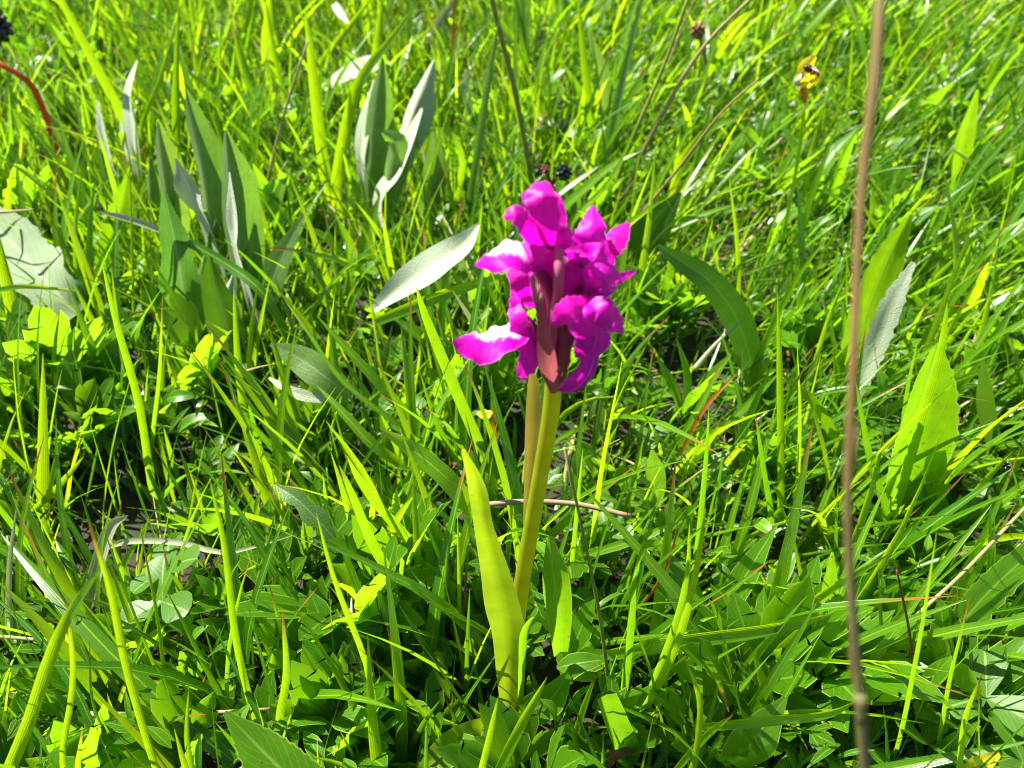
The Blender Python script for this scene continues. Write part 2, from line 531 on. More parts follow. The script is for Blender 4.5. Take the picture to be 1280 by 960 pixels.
flower([(692, 400, -.001), (690, 370, -.005), (676, 340, -.007), (660, 318, -.006)], [8, 9, 9, 8], [     # upper flower on the sunny side
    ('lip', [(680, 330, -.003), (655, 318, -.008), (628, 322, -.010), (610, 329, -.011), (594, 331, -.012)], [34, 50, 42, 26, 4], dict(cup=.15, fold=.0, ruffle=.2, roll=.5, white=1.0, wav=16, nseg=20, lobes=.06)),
    ('petal', [(648, 308, -.005), (668, 318, -.008), (690, 338, -.007), (704, 372, -.002)], [14, 36, 34, 12], dict(C)),
    ('sepal', [(650, 330, -.004), (652, 350, -.006), (660, 368, -.004), (664, 384, -.002)], [34, 40, 30, 8], dict(V, wav=15, lobes=.12)),
    ('sepal', [(700, 330, .002), (690, 300, .004), (670, 290, .006)], [16, 26, 8], dict(V)),
])
flower([(690, 470, -.002), (676, 440, -.006), (664, 410, -.007), (652, 396, -.006)], [7, 9, 8, 7], [      # lower flower on the sunny side
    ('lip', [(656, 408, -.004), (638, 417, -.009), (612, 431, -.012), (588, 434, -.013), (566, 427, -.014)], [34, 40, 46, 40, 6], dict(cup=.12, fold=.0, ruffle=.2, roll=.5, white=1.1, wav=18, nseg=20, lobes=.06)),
    ('petal', [(640, 372, -.003), (647, 395, -.007), (655, 422, -.008), (664, 445, -.008), (655, 462, -.009), (648, 471, -.010)], [6, 28, 34, 34, 26, 8], dict(V, wav=20, nseg=20, lobes=.16)),
    ('sepal', [(653, 340, -.001), (650, 360, -.003), (646, 380, -.005), (643, 398, -.006)], [12, 20, 22, 10], dict(V, lobes=.2, wav=18)),
])
flower([(696, 420, -.001), (716, 380, -.004), (730, 345, -.005), (734, 322, -.005)], [7, 9, 10, 9], [      # upper flower on the shaded side
    ('sepal', [(728, 332, -.005), (735, 308, -.009), (741, 282, -.008), (741, 257, -.004)], [24, 48, 40, 7], dict(C)),
    ('petal', [(718, 326, -.003), (711, 304, -.005), (704, 288, -.005), (698, 279, -.003)], [16, 30, 26, 8], dict(C, roll=.3)),
    ('petal', [(748, 328, -.004), (762, 308, -.006), (774, 292, -.004), (786, 278, .000)], [18, 38, 32, 7], dict(C, roll=-.3)),
    ('lip', [(728, 314, -.009), (745, 312, -.012), (758, 318, -.012), (768, 330, -.011)], [14, 18, 14, 4], dict(V, ruffle=.3)),
    ('petal', [(742, 314, -.009), (726, 311, -.011), (706, 314, -.011)], [12, 12, 3], dict(V)),
    ('sepal', [(738, 330, -.001), (752, 318, .001), (758, 296, .004)], [18, 28, 8], dict(V)),
])
flower([(697, 440, -.002), (712, 400, -.005), (728, 372, -.006), (738, 358, -.006)], [7, 10, 10, 9], [     # middle flower on the shaded side
    ('lip', [(728, 358, -.006), (745, 346, -.011), (762, 345, -.011), (776, 349, -.008)], [22, 40, 40, 10], dict(cup=.18, fold=-.3, ruffle=.18, roll=.3, white=0.0)),
    ('petal', [(766, 350, -.006), (778, 346, -.005), (794, 339, -.003)], [18, 14, 4], dict(V)),
    ('petal', [(714, 382, -.004), (714, 352, -.007), (717, 334, -.006), (720, 322, -.004)], [14, 36, 30, 8], dict(C)),
    ('sepal', [(738, 372, -.004), (752, 362, -.008), (770, 358, -.006)], [24, 30, 8], dict(V)),
    ('petal', [(728, 368, -.003), (742, 336, -.001), (752, 328, .002)], [20, 28, 8], dict(V)),
])
flower([(694, 480, -.003), (702, 445, -.005), (716, 405, -.006), (728, 380, -.006)], [7, 9, 10, 9], [      # lowest flower on the shaded side
    ('lip', [(728, 372, -.008), (732, 386, -.013), (737, 406, -.014), (746, 430, -.012), (736, 446, -.010)], [20, 44, 50, 38, 12], dict(cup=.12, fold=-.3, ruffle=.14, wav=12, white=.0, nseg=20, lobes=.08)),
    ('petal', [(738, 376, -.010), (718, 384, -.014), (702, 394, -.014), (688, 405, -.012)], [22, 38, 34, 12], dict(C)),
    ('petal', [(728, 380, -.010), (750, 388, -.013), (766, 400, -.012), (780, 415, -.008)], [26, 46, 42, 8], dict(C)),
    ('sepal', [(735, 412, -.012), (730, 432, -.013), (722, 448, -.011)], [30, 30, 10], dict(V)),
    ('spur', [(742, 430, -.007), (737, 452, -.008), (729, 468, -.009), (716, 480, -.009), (702, 486, -.008)], [9, 11, 11.5, 11, 6], {}),
])
for pts, r, mt in (([(692, 470, -.002), (693, 410, -.006), (698, 365, -.0085), (699, 330, -.0085), (697, 300, -.004)], [6, 6.5, 7, 6.5, 4], 'pink'),
                   ([(688, 440, .002), (684, 400, .000), (680, 350, -.001)], [6, 8, 6], 'ovary'),
                   ([(700, 430, .002), (706, 390, .000), (712, 350, .001)], [6, 8, 6], 'ovary'),
                   ([(676, 402, -.010), (670, 375, -.012), (664, 342, -.0125)], [3, 4, 3], 'pink')):  # this thin pale tube stands in for a highlight streak
    opart('ovary', o_tube(pts, r, 14, 10, (1, 1, 1, 1)), M[mt])
opart('bract', o_sheet([(694, 492, -.009), (686, 458, -.012), (679, 412, -.013), (677, 388, -.013), (677, 366, -.012)], [12, 25, 16, 9, 3], 16, 7, t=(1, 1, 1, 1), fold=-.35, cup=.2), M['bract'])
opart('bract', o_sheet([(697, 490, -.005), (706, 450, -.007), (706, 420, -.007), (700, 392, -.006)], [10, 15, 13, 4], 14, 7, t=(1, 1, 1, 1), fold=-.3, cup=.3), M['bract'])
opart('bract', o_sheet([(688, 470, .004), (690, 430, .006), (686, 380, .006)], [12, 18, 6], 12, 5, t=(1, 1, 1, 1), fold=.2), M['bract'])
opart('bract', o_sheet([(702, 400, .001), (708, 360, .003), (704, 322, .004)], [12, 22, 4], 12, 5, t=(1, 1, 1, 1), fold=.2), M['bract'])

# ------------------------------------------------------------------ blades and leaves one can point to
BLADE_T = [0, .3, .65, .88, 1]
BLADE_W = [.75, 1.0, .85, .42, .03]
def prof(t):
    return float(np.interp(t, BLADE_T, BLADE_W))

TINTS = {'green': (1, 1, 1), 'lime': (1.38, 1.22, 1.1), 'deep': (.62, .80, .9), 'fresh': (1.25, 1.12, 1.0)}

def place_pts(pts, z0, zs):
    """control points in the scene: zs given = height per point; else an upright plane through the foot"""
    if zs is not None:
        if isinstance(zs, (int, float)): zs = [zs] * len(pts)
        return [at_z(p[0], p[1], z) for p, z in zip(pts, zs)]
    b0 = at_z(pts[0][0], pts[0][1], z0)
    P3 = [b0]
    for p in pts[1:]:
        dy = p[2] if len(p) > 2 else 0.0
        P3.append(at_y(p[0], p[1], b0.y + dy))
    if z0 > .004:
        P3.insert(0, Vector((b0.x + (b0.x - P3[1].x) * .1, b0.y + .004, ground_z(b0.x, b0.y) - .001)))
    return P3

HERO_XY = []
def blade(label, pts, wpx, key='green', mat=None, z0=.012, zs=None, tip=0.0, roll=None, nseg=14, group='long grass blades', name='long_grass', cat='grass blade', fold=.35, prof_fn=prof):
    P3 = place_pts(pts, z0, zs)
    mid = P3[len(P3) // 2]
    roll = rnd.uniform(-.6, .6) if roll is None else roll
    W = wpx * px_m(mid) / max(.5, math.cos(roll))
    n = len(P3)
    ws = [W * prof_fn(i / (n - 1)) for i in range(n)]
    if prof_fn is prof:                      # resample so that the taper stays smooth
        P3s = [Vector(q) for q in catmull(P3, 10)]
        ws = [W * prof_fn(i / 10) for i in range(11)]
    else:
        P3s = P3
    t = TINTS[key]
    g = Geo().add(*sheet(P3s, ws, CAMDIR, nseg=nseg, nc=3, roll=roll, fold=fold, twist=rnd.uniform(-.4, .4)), (*t, tip))
    o = link(name, g.mesh(name, mat or M['grass'], P3[0]), None, P3[0])
    HERO_XY.append((P3[0].x, P3[0].y))
    return tag(o, label, cat, group, 'thing')

def straw(label, pts, wpx, mat, z0=.012, zs=None, name='straw', cat='straw', group='dry straws and stalks', tip=0.0, taper=.5):
    P3 = place_pts(pts, z0, zs)
    mid = P3[len(P3) // 2]
    R = wpx * px_m(mid) / 2
    n = len(P3)
    rs = [R * (1.1 - (1.1 - taper) * i / (n - 1)) for i in range(n)]
    g = Geo().add(*tube(P3, rs, 16, 7), (1, 1, 1, tip))
    o = link(name, g.mesh(name, mat, P3[0]), None, P3[0])
    return tag(o, label, cat, group)

def bleaf(label, pts, wpx, mat, z0=.012, zs=None, name='leaf', cat='leaf', group=None, key='green', tip=0.0, roll=0.0, fold=.25, cup=.1, teeth=0.0, ruffle=.06, nseg=14, nc=7, twist=0.0, lobes=0.0, parent=None):
    P3 = place_pts(pts, z0, zs)
    if len(P3) > len(wpx): wpx = [wpx[0] * .5] + list(wpx)
    ws = [x * px_m(p) / max(.6, math.cos(roll)) for x, p in zip(wpx, P3)]
    if teeth: nseg = max(nseg, 26)
    g = Geo().add(*sheet(P3, ws, CAMDIR, nseg=nseg, nc=nc, roll=roll, fold=fold, cup=cup, teeth=teeth, ruffle=ruffle, twist=twist, ph=rnd.uniform(0, 6), lobes=lobes), (*TINTS[key], tip))
    if parent:
        return link('leaf', g.mesh('leaf', mat, parent.location), parent)
    o = link(name, g.mesh(name, mat, P3[0]), None, P3[0])
    HERO_XY.append((P3[0].x, P3[0].y))
    return tag(o, label, cat, group)

# the out-of-focus stalk close to the lens
def near_stalk():
    spec = [(1083, 985, .118), (1077, 900, .114), (1064, 740, .109), (1060, 600, .105), (1068, 430, .102), (1076, 250, .100), (1094, 90, .098), (1106, -90, .097)]
    P3 = []
    for px, py, d in spec:
        P3.append(CO + ray(px, py) * d * .84)
    foot = P3[0] + (P3[0] - P3[1]).normalized() * .1
    k = (P3[0].z) / max(.02, (P3[0].z - foot.z))
    foot = P3[0] + (foot - P3[0]) * k
    foot.z = -.001
    P3.insert(0, foot)
    ks = [0, .35, .5, .62, .75, 1.0]
    tr = [np.interp(i / 60, ks, [.6, .62, .78, .9, .82, .8]) for i in range(61)]
    tg = [np.interp(i / 60, ks, [.78, .82, .80, .68, .76, .9]) for i in range(61)]
    tint = [(tr[i], tg[i], .8, 0) for i in range(61) for _ in range(10)]
    g = Geo().add(*tube(P3, [.0011, .00070, .00062, .00050, .00043, .00040, .00044, .00054, .00052], 60, 10), tint)
    o = tag(empty('dry_stalk', P3[0]), 'tall brown dry stalk rising close to the lens, out of focus', 'stalk')
    link('stem', g.mesh('stem', M['drystalk'], P3[0]), o)
    q = catmull(P3, 60)
    for i, s in ((30, 1), (17, -1)):
        p = Vector(q[i]); p2 = Vector(q[i + 3])
        g = Geo().add(*sheet([p, (p + p2) / 2 + Vector((s * .0004, -.0005, 0)), p2 + Vector((s * .0006, 0, .001))], [.0009, .0011, .0002], CAMDIR, 6, 5, fold=-.6), (1, 1, 1, 0))
        link('sheath', g.mesh('sheath', M['drystalk'], P3[0]), o)
near_stalk()

# lower left corner
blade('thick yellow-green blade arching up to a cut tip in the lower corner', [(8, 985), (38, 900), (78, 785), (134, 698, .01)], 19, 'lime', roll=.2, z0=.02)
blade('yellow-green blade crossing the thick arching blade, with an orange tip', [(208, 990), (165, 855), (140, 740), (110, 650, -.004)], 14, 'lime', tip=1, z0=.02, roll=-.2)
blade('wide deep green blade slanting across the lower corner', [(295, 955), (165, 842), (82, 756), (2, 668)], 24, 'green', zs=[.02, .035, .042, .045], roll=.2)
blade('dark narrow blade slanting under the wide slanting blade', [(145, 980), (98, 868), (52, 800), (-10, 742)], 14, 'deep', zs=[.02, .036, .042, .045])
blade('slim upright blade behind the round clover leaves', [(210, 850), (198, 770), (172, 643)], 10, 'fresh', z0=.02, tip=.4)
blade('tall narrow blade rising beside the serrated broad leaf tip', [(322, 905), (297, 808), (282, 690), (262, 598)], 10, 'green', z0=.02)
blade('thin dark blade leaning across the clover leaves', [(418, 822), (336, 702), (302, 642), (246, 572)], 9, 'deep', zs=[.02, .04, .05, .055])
blade('short blade with a rust-red tip in front of the lobed leaves', [(350, 905), (358, 845), (353, 762)], 12, 'green', tip=1, z0=.025)
blade('small split blade with an orange tip on the thick arching blade', [(80, 960), (92, 850), (83, 748)], 10, 'lime', tip=1, z0=.025)
blade('pale flat dry blade lying across the dark hollow', [(120, 690), (160, 676), (225, 678), (285, 690), (370, 668)], 9, mat=M['pale'], zs=[.028, .032, .034, .034, .034], group='dry straws and stalks', roll=.1)
blade('wide pale blade folded over at its top in the dark hollow', [(105, 775), (120, 715), (138, 660), (160, 644)], 19, mat=M['pale'], zs=[.012, .026, .036, .038], group='dry straws and stalks', roll=.1, nseg=20)
straw('straight pale straw lying behind the serrated broad leaf tip', [(110, 893), (220, 893), (338, 886)], 7, M['straw'], zs=[.028, .028, .028])
straw('thin pale straw lying at the edge under the yellow-green blades', [(-20, 794), (50, 800), (120, 808)], 5, M['straw'], zs=[.03, .03, .03])
blade('pale dry blade standing upright in the lower corner', [(16, 810), (12, 720), (22, 625)], 10, mat=M['pale'], group='dry straws and stalks', z0=.012)
bleaf('broad bright green leaf with finely toothed edge poking up at the bottom', [(390, 1000), (335, 945), (281, 890)], [86, 66, 6], M['broad'], zs=[.035, .042, .05], key='fresh', teeth=.05, roll=.1, group='broad leaves')
blade('short yellow blade sticking up from the bottom edge', [(100, 985), (103, 908)], 9, 'lime', tip=.8, z0=.03)
blade('narrow green blade rising from the bottom edge beside the slanting blade', [(250, 990), (235, 930), (236, 860)], 10, 'green', z0=.025)
blade('green blade curving behind the crossing yellow-green blades', [(145, 930), (118, 880), (112, 800)], 9, 'deep', z0=.02)

# left middle
blade('tall broad blade standing in front of the tangled lobed leaves', [(192, 615), (175, 508), (146, 404), (127, 325)], 11, 'green', roll=.2)
blade('thin straight blade with a red tip beside the tall broad blade', [(190, 560), (199, 470), (203, 370)], 5, 'green', tip=1)
blade('upright blade beneath the toothed lime leaf', [(110, 410), (110, 340), (111, 272)], 11, 'green')
blade('slender upright blade with curled foot beside the toothed lime leaf', [(102, 400), (95, 290), (104, 206)], 9, 'green')
blade('tall hair-thin blade in front of the silvery leaves', [(170, 430), (166, 320), (162, 186)], 6, 'green')
blade('long arching blade with a bleached tip over the big grey leaf', [(372, 450), (335, 375), (295, 338), (235, 303), (180, 280), (120, 264)], 13, 'deep', zs=[.02, .044, .05, .056, .06, .062], roll=.35)
blade('bleached end of the long arching blade near the toothed lime leaf', [(205, 289), (165, 274), (121, 264)], 9, mat=M['pale'], zs=[.0595, .062, .064], group='dry straws and stalks')
blade('thin yellowish blade between the silvery leaves', [(176, 320), (187, 204)], 5, 'lime')
blade('upright green blade under the big grey leaf', [(308, 530), (298, 450), (292, 360)], 12, 'green')
blade('short pointed yellow-green blade under the big grey leaf', [(262, 415), (250, 385), (231, 346)], 10, 'lime')
blade('yellow blade bending over the pale jagged leaf', [(-15, 366), (30, 358), (100, 364)], 7, 'lime', zs=[.052, .055, .05])
straw('short orange straw lying at the edge above the pale jagged leaf', [(-10, 266), (20, 264), (42, 262)], 4, M['straw'], zs=[.06, .06, .06])
straw('thick rust-brown stalk bowing over in the upper corner', [(78, 225), (68, 180), (55, 140), (35, 102), (-8, 76)], 8, M['rust'], name='brown_stalk', cat='stalk', taper=.9)
blade('yellow upright blade at the edge beside the pale jagged leaf', [(5, 320), (10, 260), (14, 212)], 10, 'lime')
blade('wide green blade at the edge in front of the pale jagged leaf', [(40, 440), (18, 380), (-5, 280)], 30, 'fresh', z0=.015, roll=.1)
blade('curved narrow blade under the tangled lobed leaves', [(60, 640), (70, 580), (80, 540)], 10, 'green')
blade('lit narrow blade slanting over the dark hollow', [(40, 640), (75, 605), (105, 570)], 9, 'lime', zs=[.02, .03, .035])

# upper left
blade('long broad blade slanting from the top edge across the silvery leaves', [(185, 205), (165, 165), (125, 90), (80, 5), (60, -40)], 15, 'fresh', z0=.02, roll=.1)
blade('wide blue-green blade hanging from the top edge', [(185, 100), (165, 66), (146, 22), (128, -20)], 15, 'deep', z0=.02)
blade('wide upright striped blade before the silvery leaves', [(223, 200), (221, 110), (224, -10)], 13, 'green', z0=.02, roll=.1)
blade('folded blade crossing the wide striped blade', [(176, 170), (202, 95), (228, 0)], 8, 'green', z0=.03)
blade('tall tapered blade standing over the grey leaf tuft', [(408, 225), (399, 160), (390, 78), (381, 8)], 16, 'fresh', z0=.02, roll=.15)
straw('yellow bent straw beside the tall tapered blade', [(334, 238), (356, 140), (385, 52)], 5, M['straw'], z0=.02)
blade('short yellow blade pointing up past the tall tapered blade', [(352, 250), (385, 207), (425, 165)], 7, 'lime', z0=.02)
blade('bright lime blade arching over the white woolly leaves', [(420, 240), (430, 175), (448, 105), (485, 55), (525, 0)], 16, 'lime', z0=.02, roll=.15)
blade('lime blade slanting up to the top edge beside the white woolly leaves', [(398, 88), (430, 42), (470, -10)], 10, 'lime', z0=.02)
blade('small bleached scrap of blade near the top edge', [(418, 5), (427, 17), (437, 30)], 11, mat=M['pale'], zs=[.05, .048, .045], group='dry straws and stalks')
blade('bleached wide blade leaning at the top edge', [(539, 48), (556, 18), (572, -10)], 14, mat=M['pale'], z0=.02, group='dry straws and stalks')
straw('thin orange straw standing behind the white woolly leaves', [(562, 110), (566, 50), (568, -8)], 4, M['rust'], z0=.02)
blade('pale striped blade standing behind the orchid head', [(588, 260), (598, 190), (611, 100), (626, 15)], 11, mat=M['grey'], z0=.02)
straw('long olive stalk slanting down to the orchid head', [(668, 250), (645, 120), (626, 45), (612, -12)], 7, M['stalk'], name='olive_stalk', cat='stalk', z0=.02, taper=.9)
blade('green blade bent into a hook beside the white woolly leaves', [(565, 260), (578, 210), (570, 178), (556, 162), (536, 160)], 10, 'green', z0=.02)
blade('broad fresh blade at the top edge above the grey leaf tuft', [(340, 100), (335, 50), (338, -10)], 20, 'fresh', z0=.02)
blade('broad blade at the top edge left of the tall tapered blade', [(308, 70), (312, 30), (318, -10)], 18, 'green', z0=.02)
blade('upright blade near the top edge between the lime blades', [(470, 90), (474, 40), (480, -10)], 14, 'lime', z0=.02)

# top middle and right
bleaf('pale lance-shaped leaf standing behind the orchid head', [(758, 160), (755, 100), (736, 38)], [14, 19, 3], M['grey'], z0=.02, nc=5, key='fresh', group='narrow leaves')
blade('pale grey blade leaning behind the orchid head', [(758, 195), (780, 95), (806, -15)], 13, mat=M['grey'], z0=.02)
blade('green upright blade behind the black seed head', [(740, 155), (730, 70), (722, -12)], 12, 'green', z0=.02)
blade('thick lime blade rising from behind the orchid head', [(712, 285), (747, 246), (772, 212), (802, 140)], 10, 'lime', z0=.03)
blade('striped lime blade rising beside the black seed head', [(694, 278), (730, 238), (768, 206), (800, 190)], 13, 'lime', z0=.03)
blade('bleached blade lying beneath the black seed head', [(700, 243), (722, 226), (748, 208)], 6, mat=M['pale'], zs=[.05, .054, .056], group='dry straws and stalks')
straw('dark olive stalk leaning to the top edge', [(770, 230), (792, 170), (830, 82), (862, -8)], 6, M['stalk'], z0=.02, name='olive_stalk', cat='stalk')
straw('bright bleached straw leaning to the top edge', [(795, 210), (845, 112), (885, 52), (945, -8)], 7, M['straw'], z0=.03)
straw('thin straw beside the dark olive stalk', [(828, 108), (850, 42), (873, -10)], 4, M['straw'], z0=.03)
straw('long reddish-brown stalk slanting up from the orchid head', [(778, 302), (850, 208), (900, 143), (948, 99)], 4.5, M['drystalk'], z0=.03, name='brown_stalk', cat='stalk')
blade('lime blade bending over with a rusty tip near the yellow flower', [(846, 215), (880, 168), (905, 153), (938, 147)], 13, 'lime', z0=.03, tip=.7)
blade('yellow-green blade lying behind the orchid petals', [(840, 287), (875, 270), (918, 256)], 8, 'lime', zs=[.04, .046, .05])
blade('thin upright blade in the dark gap behind the orchid', [(922, 390), (922, 310), (911, 217)], 7, 'lime')
blade('slim blade curving in the dark gap behind the orchid', [(905, 365), (893, 320), (888, 290)], 4, 'lime')
bleaf('broad dark green leaf arching over behind the orchid', [(940, 460), (922, 400), (888, 352), (850, 326), (822, 306)], [28, 36, 32, 22, 4], M['thick'], z0=.012, roll=-.3, nseg=16, group='broad leaves', key='deep')  # dark material and deep tint paint in the shade on this leaf
straw('white dry spike pointing up beside the broad arching leaf', [(868, 462), (895, 430), (926, 401)], 8, M['pale'], zs=[.02, .03, .038], taper=.2)
blade('lime blade slanting in front of the serrated pale leaf', [(1010, 480), (1035, 400), (1062, 335)], 7, 'lime')
blade('long lime blade slanting behind the tall brown stalk', [(940, 470), (960, 420), (995, 350), (1040, 290)], 9, 'lime')

# right middle: serrated leaves and blades
bleaf('white-lit serrated leaf standing behind the tall brown stalk', [(1072, 488), (1092, 440), (1116, 380), (1142, 328)], [14, 21, 20, 5], M['woolly'], z0=.02, teeth=.14, roll=-.8, nseg=34, group='serrated leaves')  # sunlit half of a green leaf, whitened by the pale material
bleaf('green serrated leaf behind the tall brown stalk', [(1060, 480), (1078, 410), (1108, 330), (1138, 268)], [24, 44, 40, 6], M['broad'], z0=.010, teeth=.10, roll=-.2, nseg=30, group='serrated leaves', key='fresh')
bleaf('large folded serrated leaf beside the tall brown stalk', [(1128, 625), (1138, 575), (1148, 525), (1158, 475), (1169, 434)], [70, 94, 94, 70, 18], M['broad'], z0=.012, teeth=.05, roll=.1, fold=.5, nseg=32, group='serrated leaves')
blade('thick deep green blade in front of the large folded leaf', [(1112, 650), (1150, 522), (1175, 438), (1184, 378)], 17, 'green', roll=.2)
blade('deep green blade beside the large folded leaf', [(1122, 560), (1132, 488), (1147, 425)], 12, 'deep')
blade('short dark blade with a rust tip leaning toward the tall brown stalk', [(1052, 565), (1020, 505), (973, 464)], 13, 'green', tip=.8, zs=[.015, .035, .045])
blade('upright blade before the tangle beside the orchid', [(976, 650), (975, 480), (972, 366)], 9, 'green')
blade('lit upright blade between the orchid and the tall brown stalk', [(994, 610), (998, 520), (996, 428)], 11, 'fresh')
blade('dark arching blade tucked under the tall brown stalk', [(1112, 655), (1088, 580), (1068, 470)], 14, 'deep')
straw('long pale straw slanting through the lower tangle', [(1082, 832), (1152, 764), (1206, 714), (1282, 634)], 5, M['straw'], zs=[.02, .035, .042, .05], taper=.9)
blade('long lime blade running beside the long pale straw', [(1085, 815), (1160, 728), (1240, 630)], 10, 'lime', zs=[.02, .045, .06])
blade('tall blade rising in front of the long pale straw', [(1116, 945), (1145, 815), (1171, 663)], 12, 'green', z0=.02)
blade('tall blade with a red tip in front of the large clover', [(1166, 945), (1186, 848), (1213, 744)], 10, 'green', tip=1, z0=.02)
blade('orange-tipped blade at the bottom near the clover', [(1192, 985), (1205, 900), (1229, 840)], 9, 'lime', tip=1, z0=.025)
blade('second orange-tipped blade joined near the clover', [(1222, 985), (1222, 920), (1224, 846)], 8, 'lime', tip=1, z0=.025)
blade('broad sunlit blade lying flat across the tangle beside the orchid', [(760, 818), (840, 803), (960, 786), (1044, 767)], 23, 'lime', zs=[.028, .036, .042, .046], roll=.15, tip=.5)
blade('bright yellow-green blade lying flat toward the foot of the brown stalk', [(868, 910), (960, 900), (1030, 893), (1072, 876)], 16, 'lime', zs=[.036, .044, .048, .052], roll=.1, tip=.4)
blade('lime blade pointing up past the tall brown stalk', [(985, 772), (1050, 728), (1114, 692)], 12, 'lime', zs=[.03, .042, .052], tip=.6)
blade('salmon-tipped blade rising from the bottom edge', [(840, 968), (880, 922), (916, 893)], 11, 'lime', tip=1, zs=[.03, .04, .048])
blade('rusty curved blade rising over the lying yellow-green blade', [(866, 960), (876, 890), (868, 850), (853, 818)], 8, tip=1, key='lime', z0=.03)
blade('lime blade lying across beside the orchid stem', [(735, 694), (800, 673), (850, 652)], 12, 'lime', zs=[.028, .036, .042])
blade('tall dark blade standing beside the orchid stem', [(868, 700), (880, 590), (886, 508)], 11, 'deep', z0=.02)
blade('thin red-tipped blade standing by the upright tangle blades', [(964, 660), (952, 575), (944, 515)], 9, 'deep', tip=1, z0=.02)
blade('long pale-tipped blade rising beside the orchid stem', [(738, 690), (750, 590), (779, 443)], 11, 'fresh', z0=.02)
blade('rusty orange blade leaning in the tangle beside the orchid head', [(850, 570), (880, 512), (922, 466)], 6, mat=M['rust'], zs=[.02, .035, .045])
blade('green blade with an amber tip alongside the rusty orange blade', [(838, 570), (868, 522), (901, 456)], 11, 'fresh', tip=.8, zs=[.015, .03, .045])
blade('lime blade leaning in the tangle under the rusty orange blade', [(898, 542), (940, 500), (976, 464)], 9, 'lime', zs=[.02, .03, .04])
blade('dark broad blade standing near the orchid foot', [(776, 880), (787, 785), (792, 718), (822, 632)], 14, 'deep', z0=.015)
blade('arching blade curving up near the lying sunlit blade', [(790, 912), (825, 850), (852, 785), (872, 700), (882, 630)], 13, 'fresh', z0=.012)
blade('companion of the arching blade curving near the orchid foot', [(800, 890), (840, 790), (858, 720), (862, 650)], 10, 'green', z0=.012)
straw('thin reddish-green stalk rising at the orchid foot', [(762, 872), (752, 785), (737, 705), (706, 560)], 6, M['stalk'], z0=.012, name='olive_stalk', cat='stalk')
blade('thin rusty blade rising over the lying sunlit blade', [(797, 762), (824, 726), (841, 682), (847, 652)], 5, mat=M['rust'], zs=[.03, .038, .045, .05])
straw('thin red stalk standing beside the dead brown leaf', [(1142, 885), (1138, 800), (1121, 713)], 5, M['redbud'], name='red_stalk', cat='stalk')
straw('grey-brown twig lying behind the orchid stem', [(600, 632), (650, 627), (720, 630), (788, 645)], 7, M['twig'], zs=[.056, .056, .054, .052], name='twig', cat='twig', taper=.9)
straw('small grey twig lying in the shaded tangle', [(915, 712), (940, 718), (968, 728)], 6, M['twig'], zs=[.015, .016, .016], name='twig', cat='twig')

# left of the orchid stem
blade('long lime blade slanting from the hollow to the orchid foot', [(524, 534), (462, 467), (395, 394)], 14, 'lime', zs=[.025, .045, .06], roll=.2)
blade('wide striped blade slanting down to the orchid stem', [(618, 600), (572, 494), (534, 402), (520, 358)], 16, 'green', z0=.012, roll=.1)
blade('narrow dark blade leaning against the wide striped blade', [(588, 606), (548, 532), (524, 462)], 9, 'deep')
blade('broad yellow-green leaf blade passing behind the orchid leaf', [(600, 650), (560, 600), (515, 562), (475, 536)], 27, 'lime', zs=[.03, .045, .052, .06], roll=.1, tip=.4)
blade('thin lime blade running long through the lobed leaves', [(548, 575), (500, 532), (430, 478), (385, 415), (356, 375)], 7, 'lime', zs=[.02, .035, .045, .055, .06])
blade('green blade slanting under the thin lime blade', [(525, 596), (470, 560), (430, 518), (396, 482)], 13, 'fresh', zs=[.015, .03, .038, .042])
blade('lime blade rising from the bottom edge by the orchid foot', [(615, 980), (650, 908), (684, 846)], 14, 'lime', zs=[.03, .045, .06])
blade('narrow blade rising from the bottom edge before the orchid', [(598, 985), (612, 920), (623, 870)], 10, 'fresh', z0=.03)
blade('white dry blade pointing up between the woolly leaf and the petals', [(608, 436), (590, 400), (566, 363)], 8, mat=M['pale'], zs=[.03, .045, .06], group='dry straws and stalks')
blade('lime blade lying beneath the pale woolly leaf', [(470, 402), (560, 366), (645, 338)], 16, 'lime', zs=[.035, .045, .052], roll=.2)
blade('thin blade leaning beside the small pale clover', [(470, 900), (458, 830), (420, 730), (395, 640)], 8, 'fresh', z0=.02)
blade('dark folded blade leaning over the large lobed leaves', [(515, 760), (470, 690), (440, 620), (424, 582)], 14, 'green', z0=.02, tip=.7)
blade('lime blade folded above the large lobed leaves', [(530, 700), (480, 640), (450, 600), (434, 570)], 14, 'lime', z0=.025)
blade('thin upright blade before the small pale clover', [(575, 790), (574, 720), (572, 640)], 6, 'fresh', z0=.015)
blade('narrow blade standing under the orchid leaf', [(552, 800), (556, 740), (560, 680)], 8, 'deep', z0=.012)
blade('short orange-tipped blade by the small yellow blossom', [(618, 560), (618, 530), (619, 500)], 6, mat=M['rust'], zs=[.03, .04, .045])

# woolly and grey leaves
def leaf_plant(name, label, cat, group, leaves):
    b0 = None
    for (pts, wpx, mat, kw) in leaves:
        if b0 is None:
            b0 = at_z(pts[0][0], pts[0][1], kw.get('z0', .012)); b0.z = 0
            o = tag(empty(name, b0), label, cat, group)
            HERO_XY.append((b0.x, b0.y))
        bleaf(None, pts, wpx, mat, parent=o, **kw)
    return o

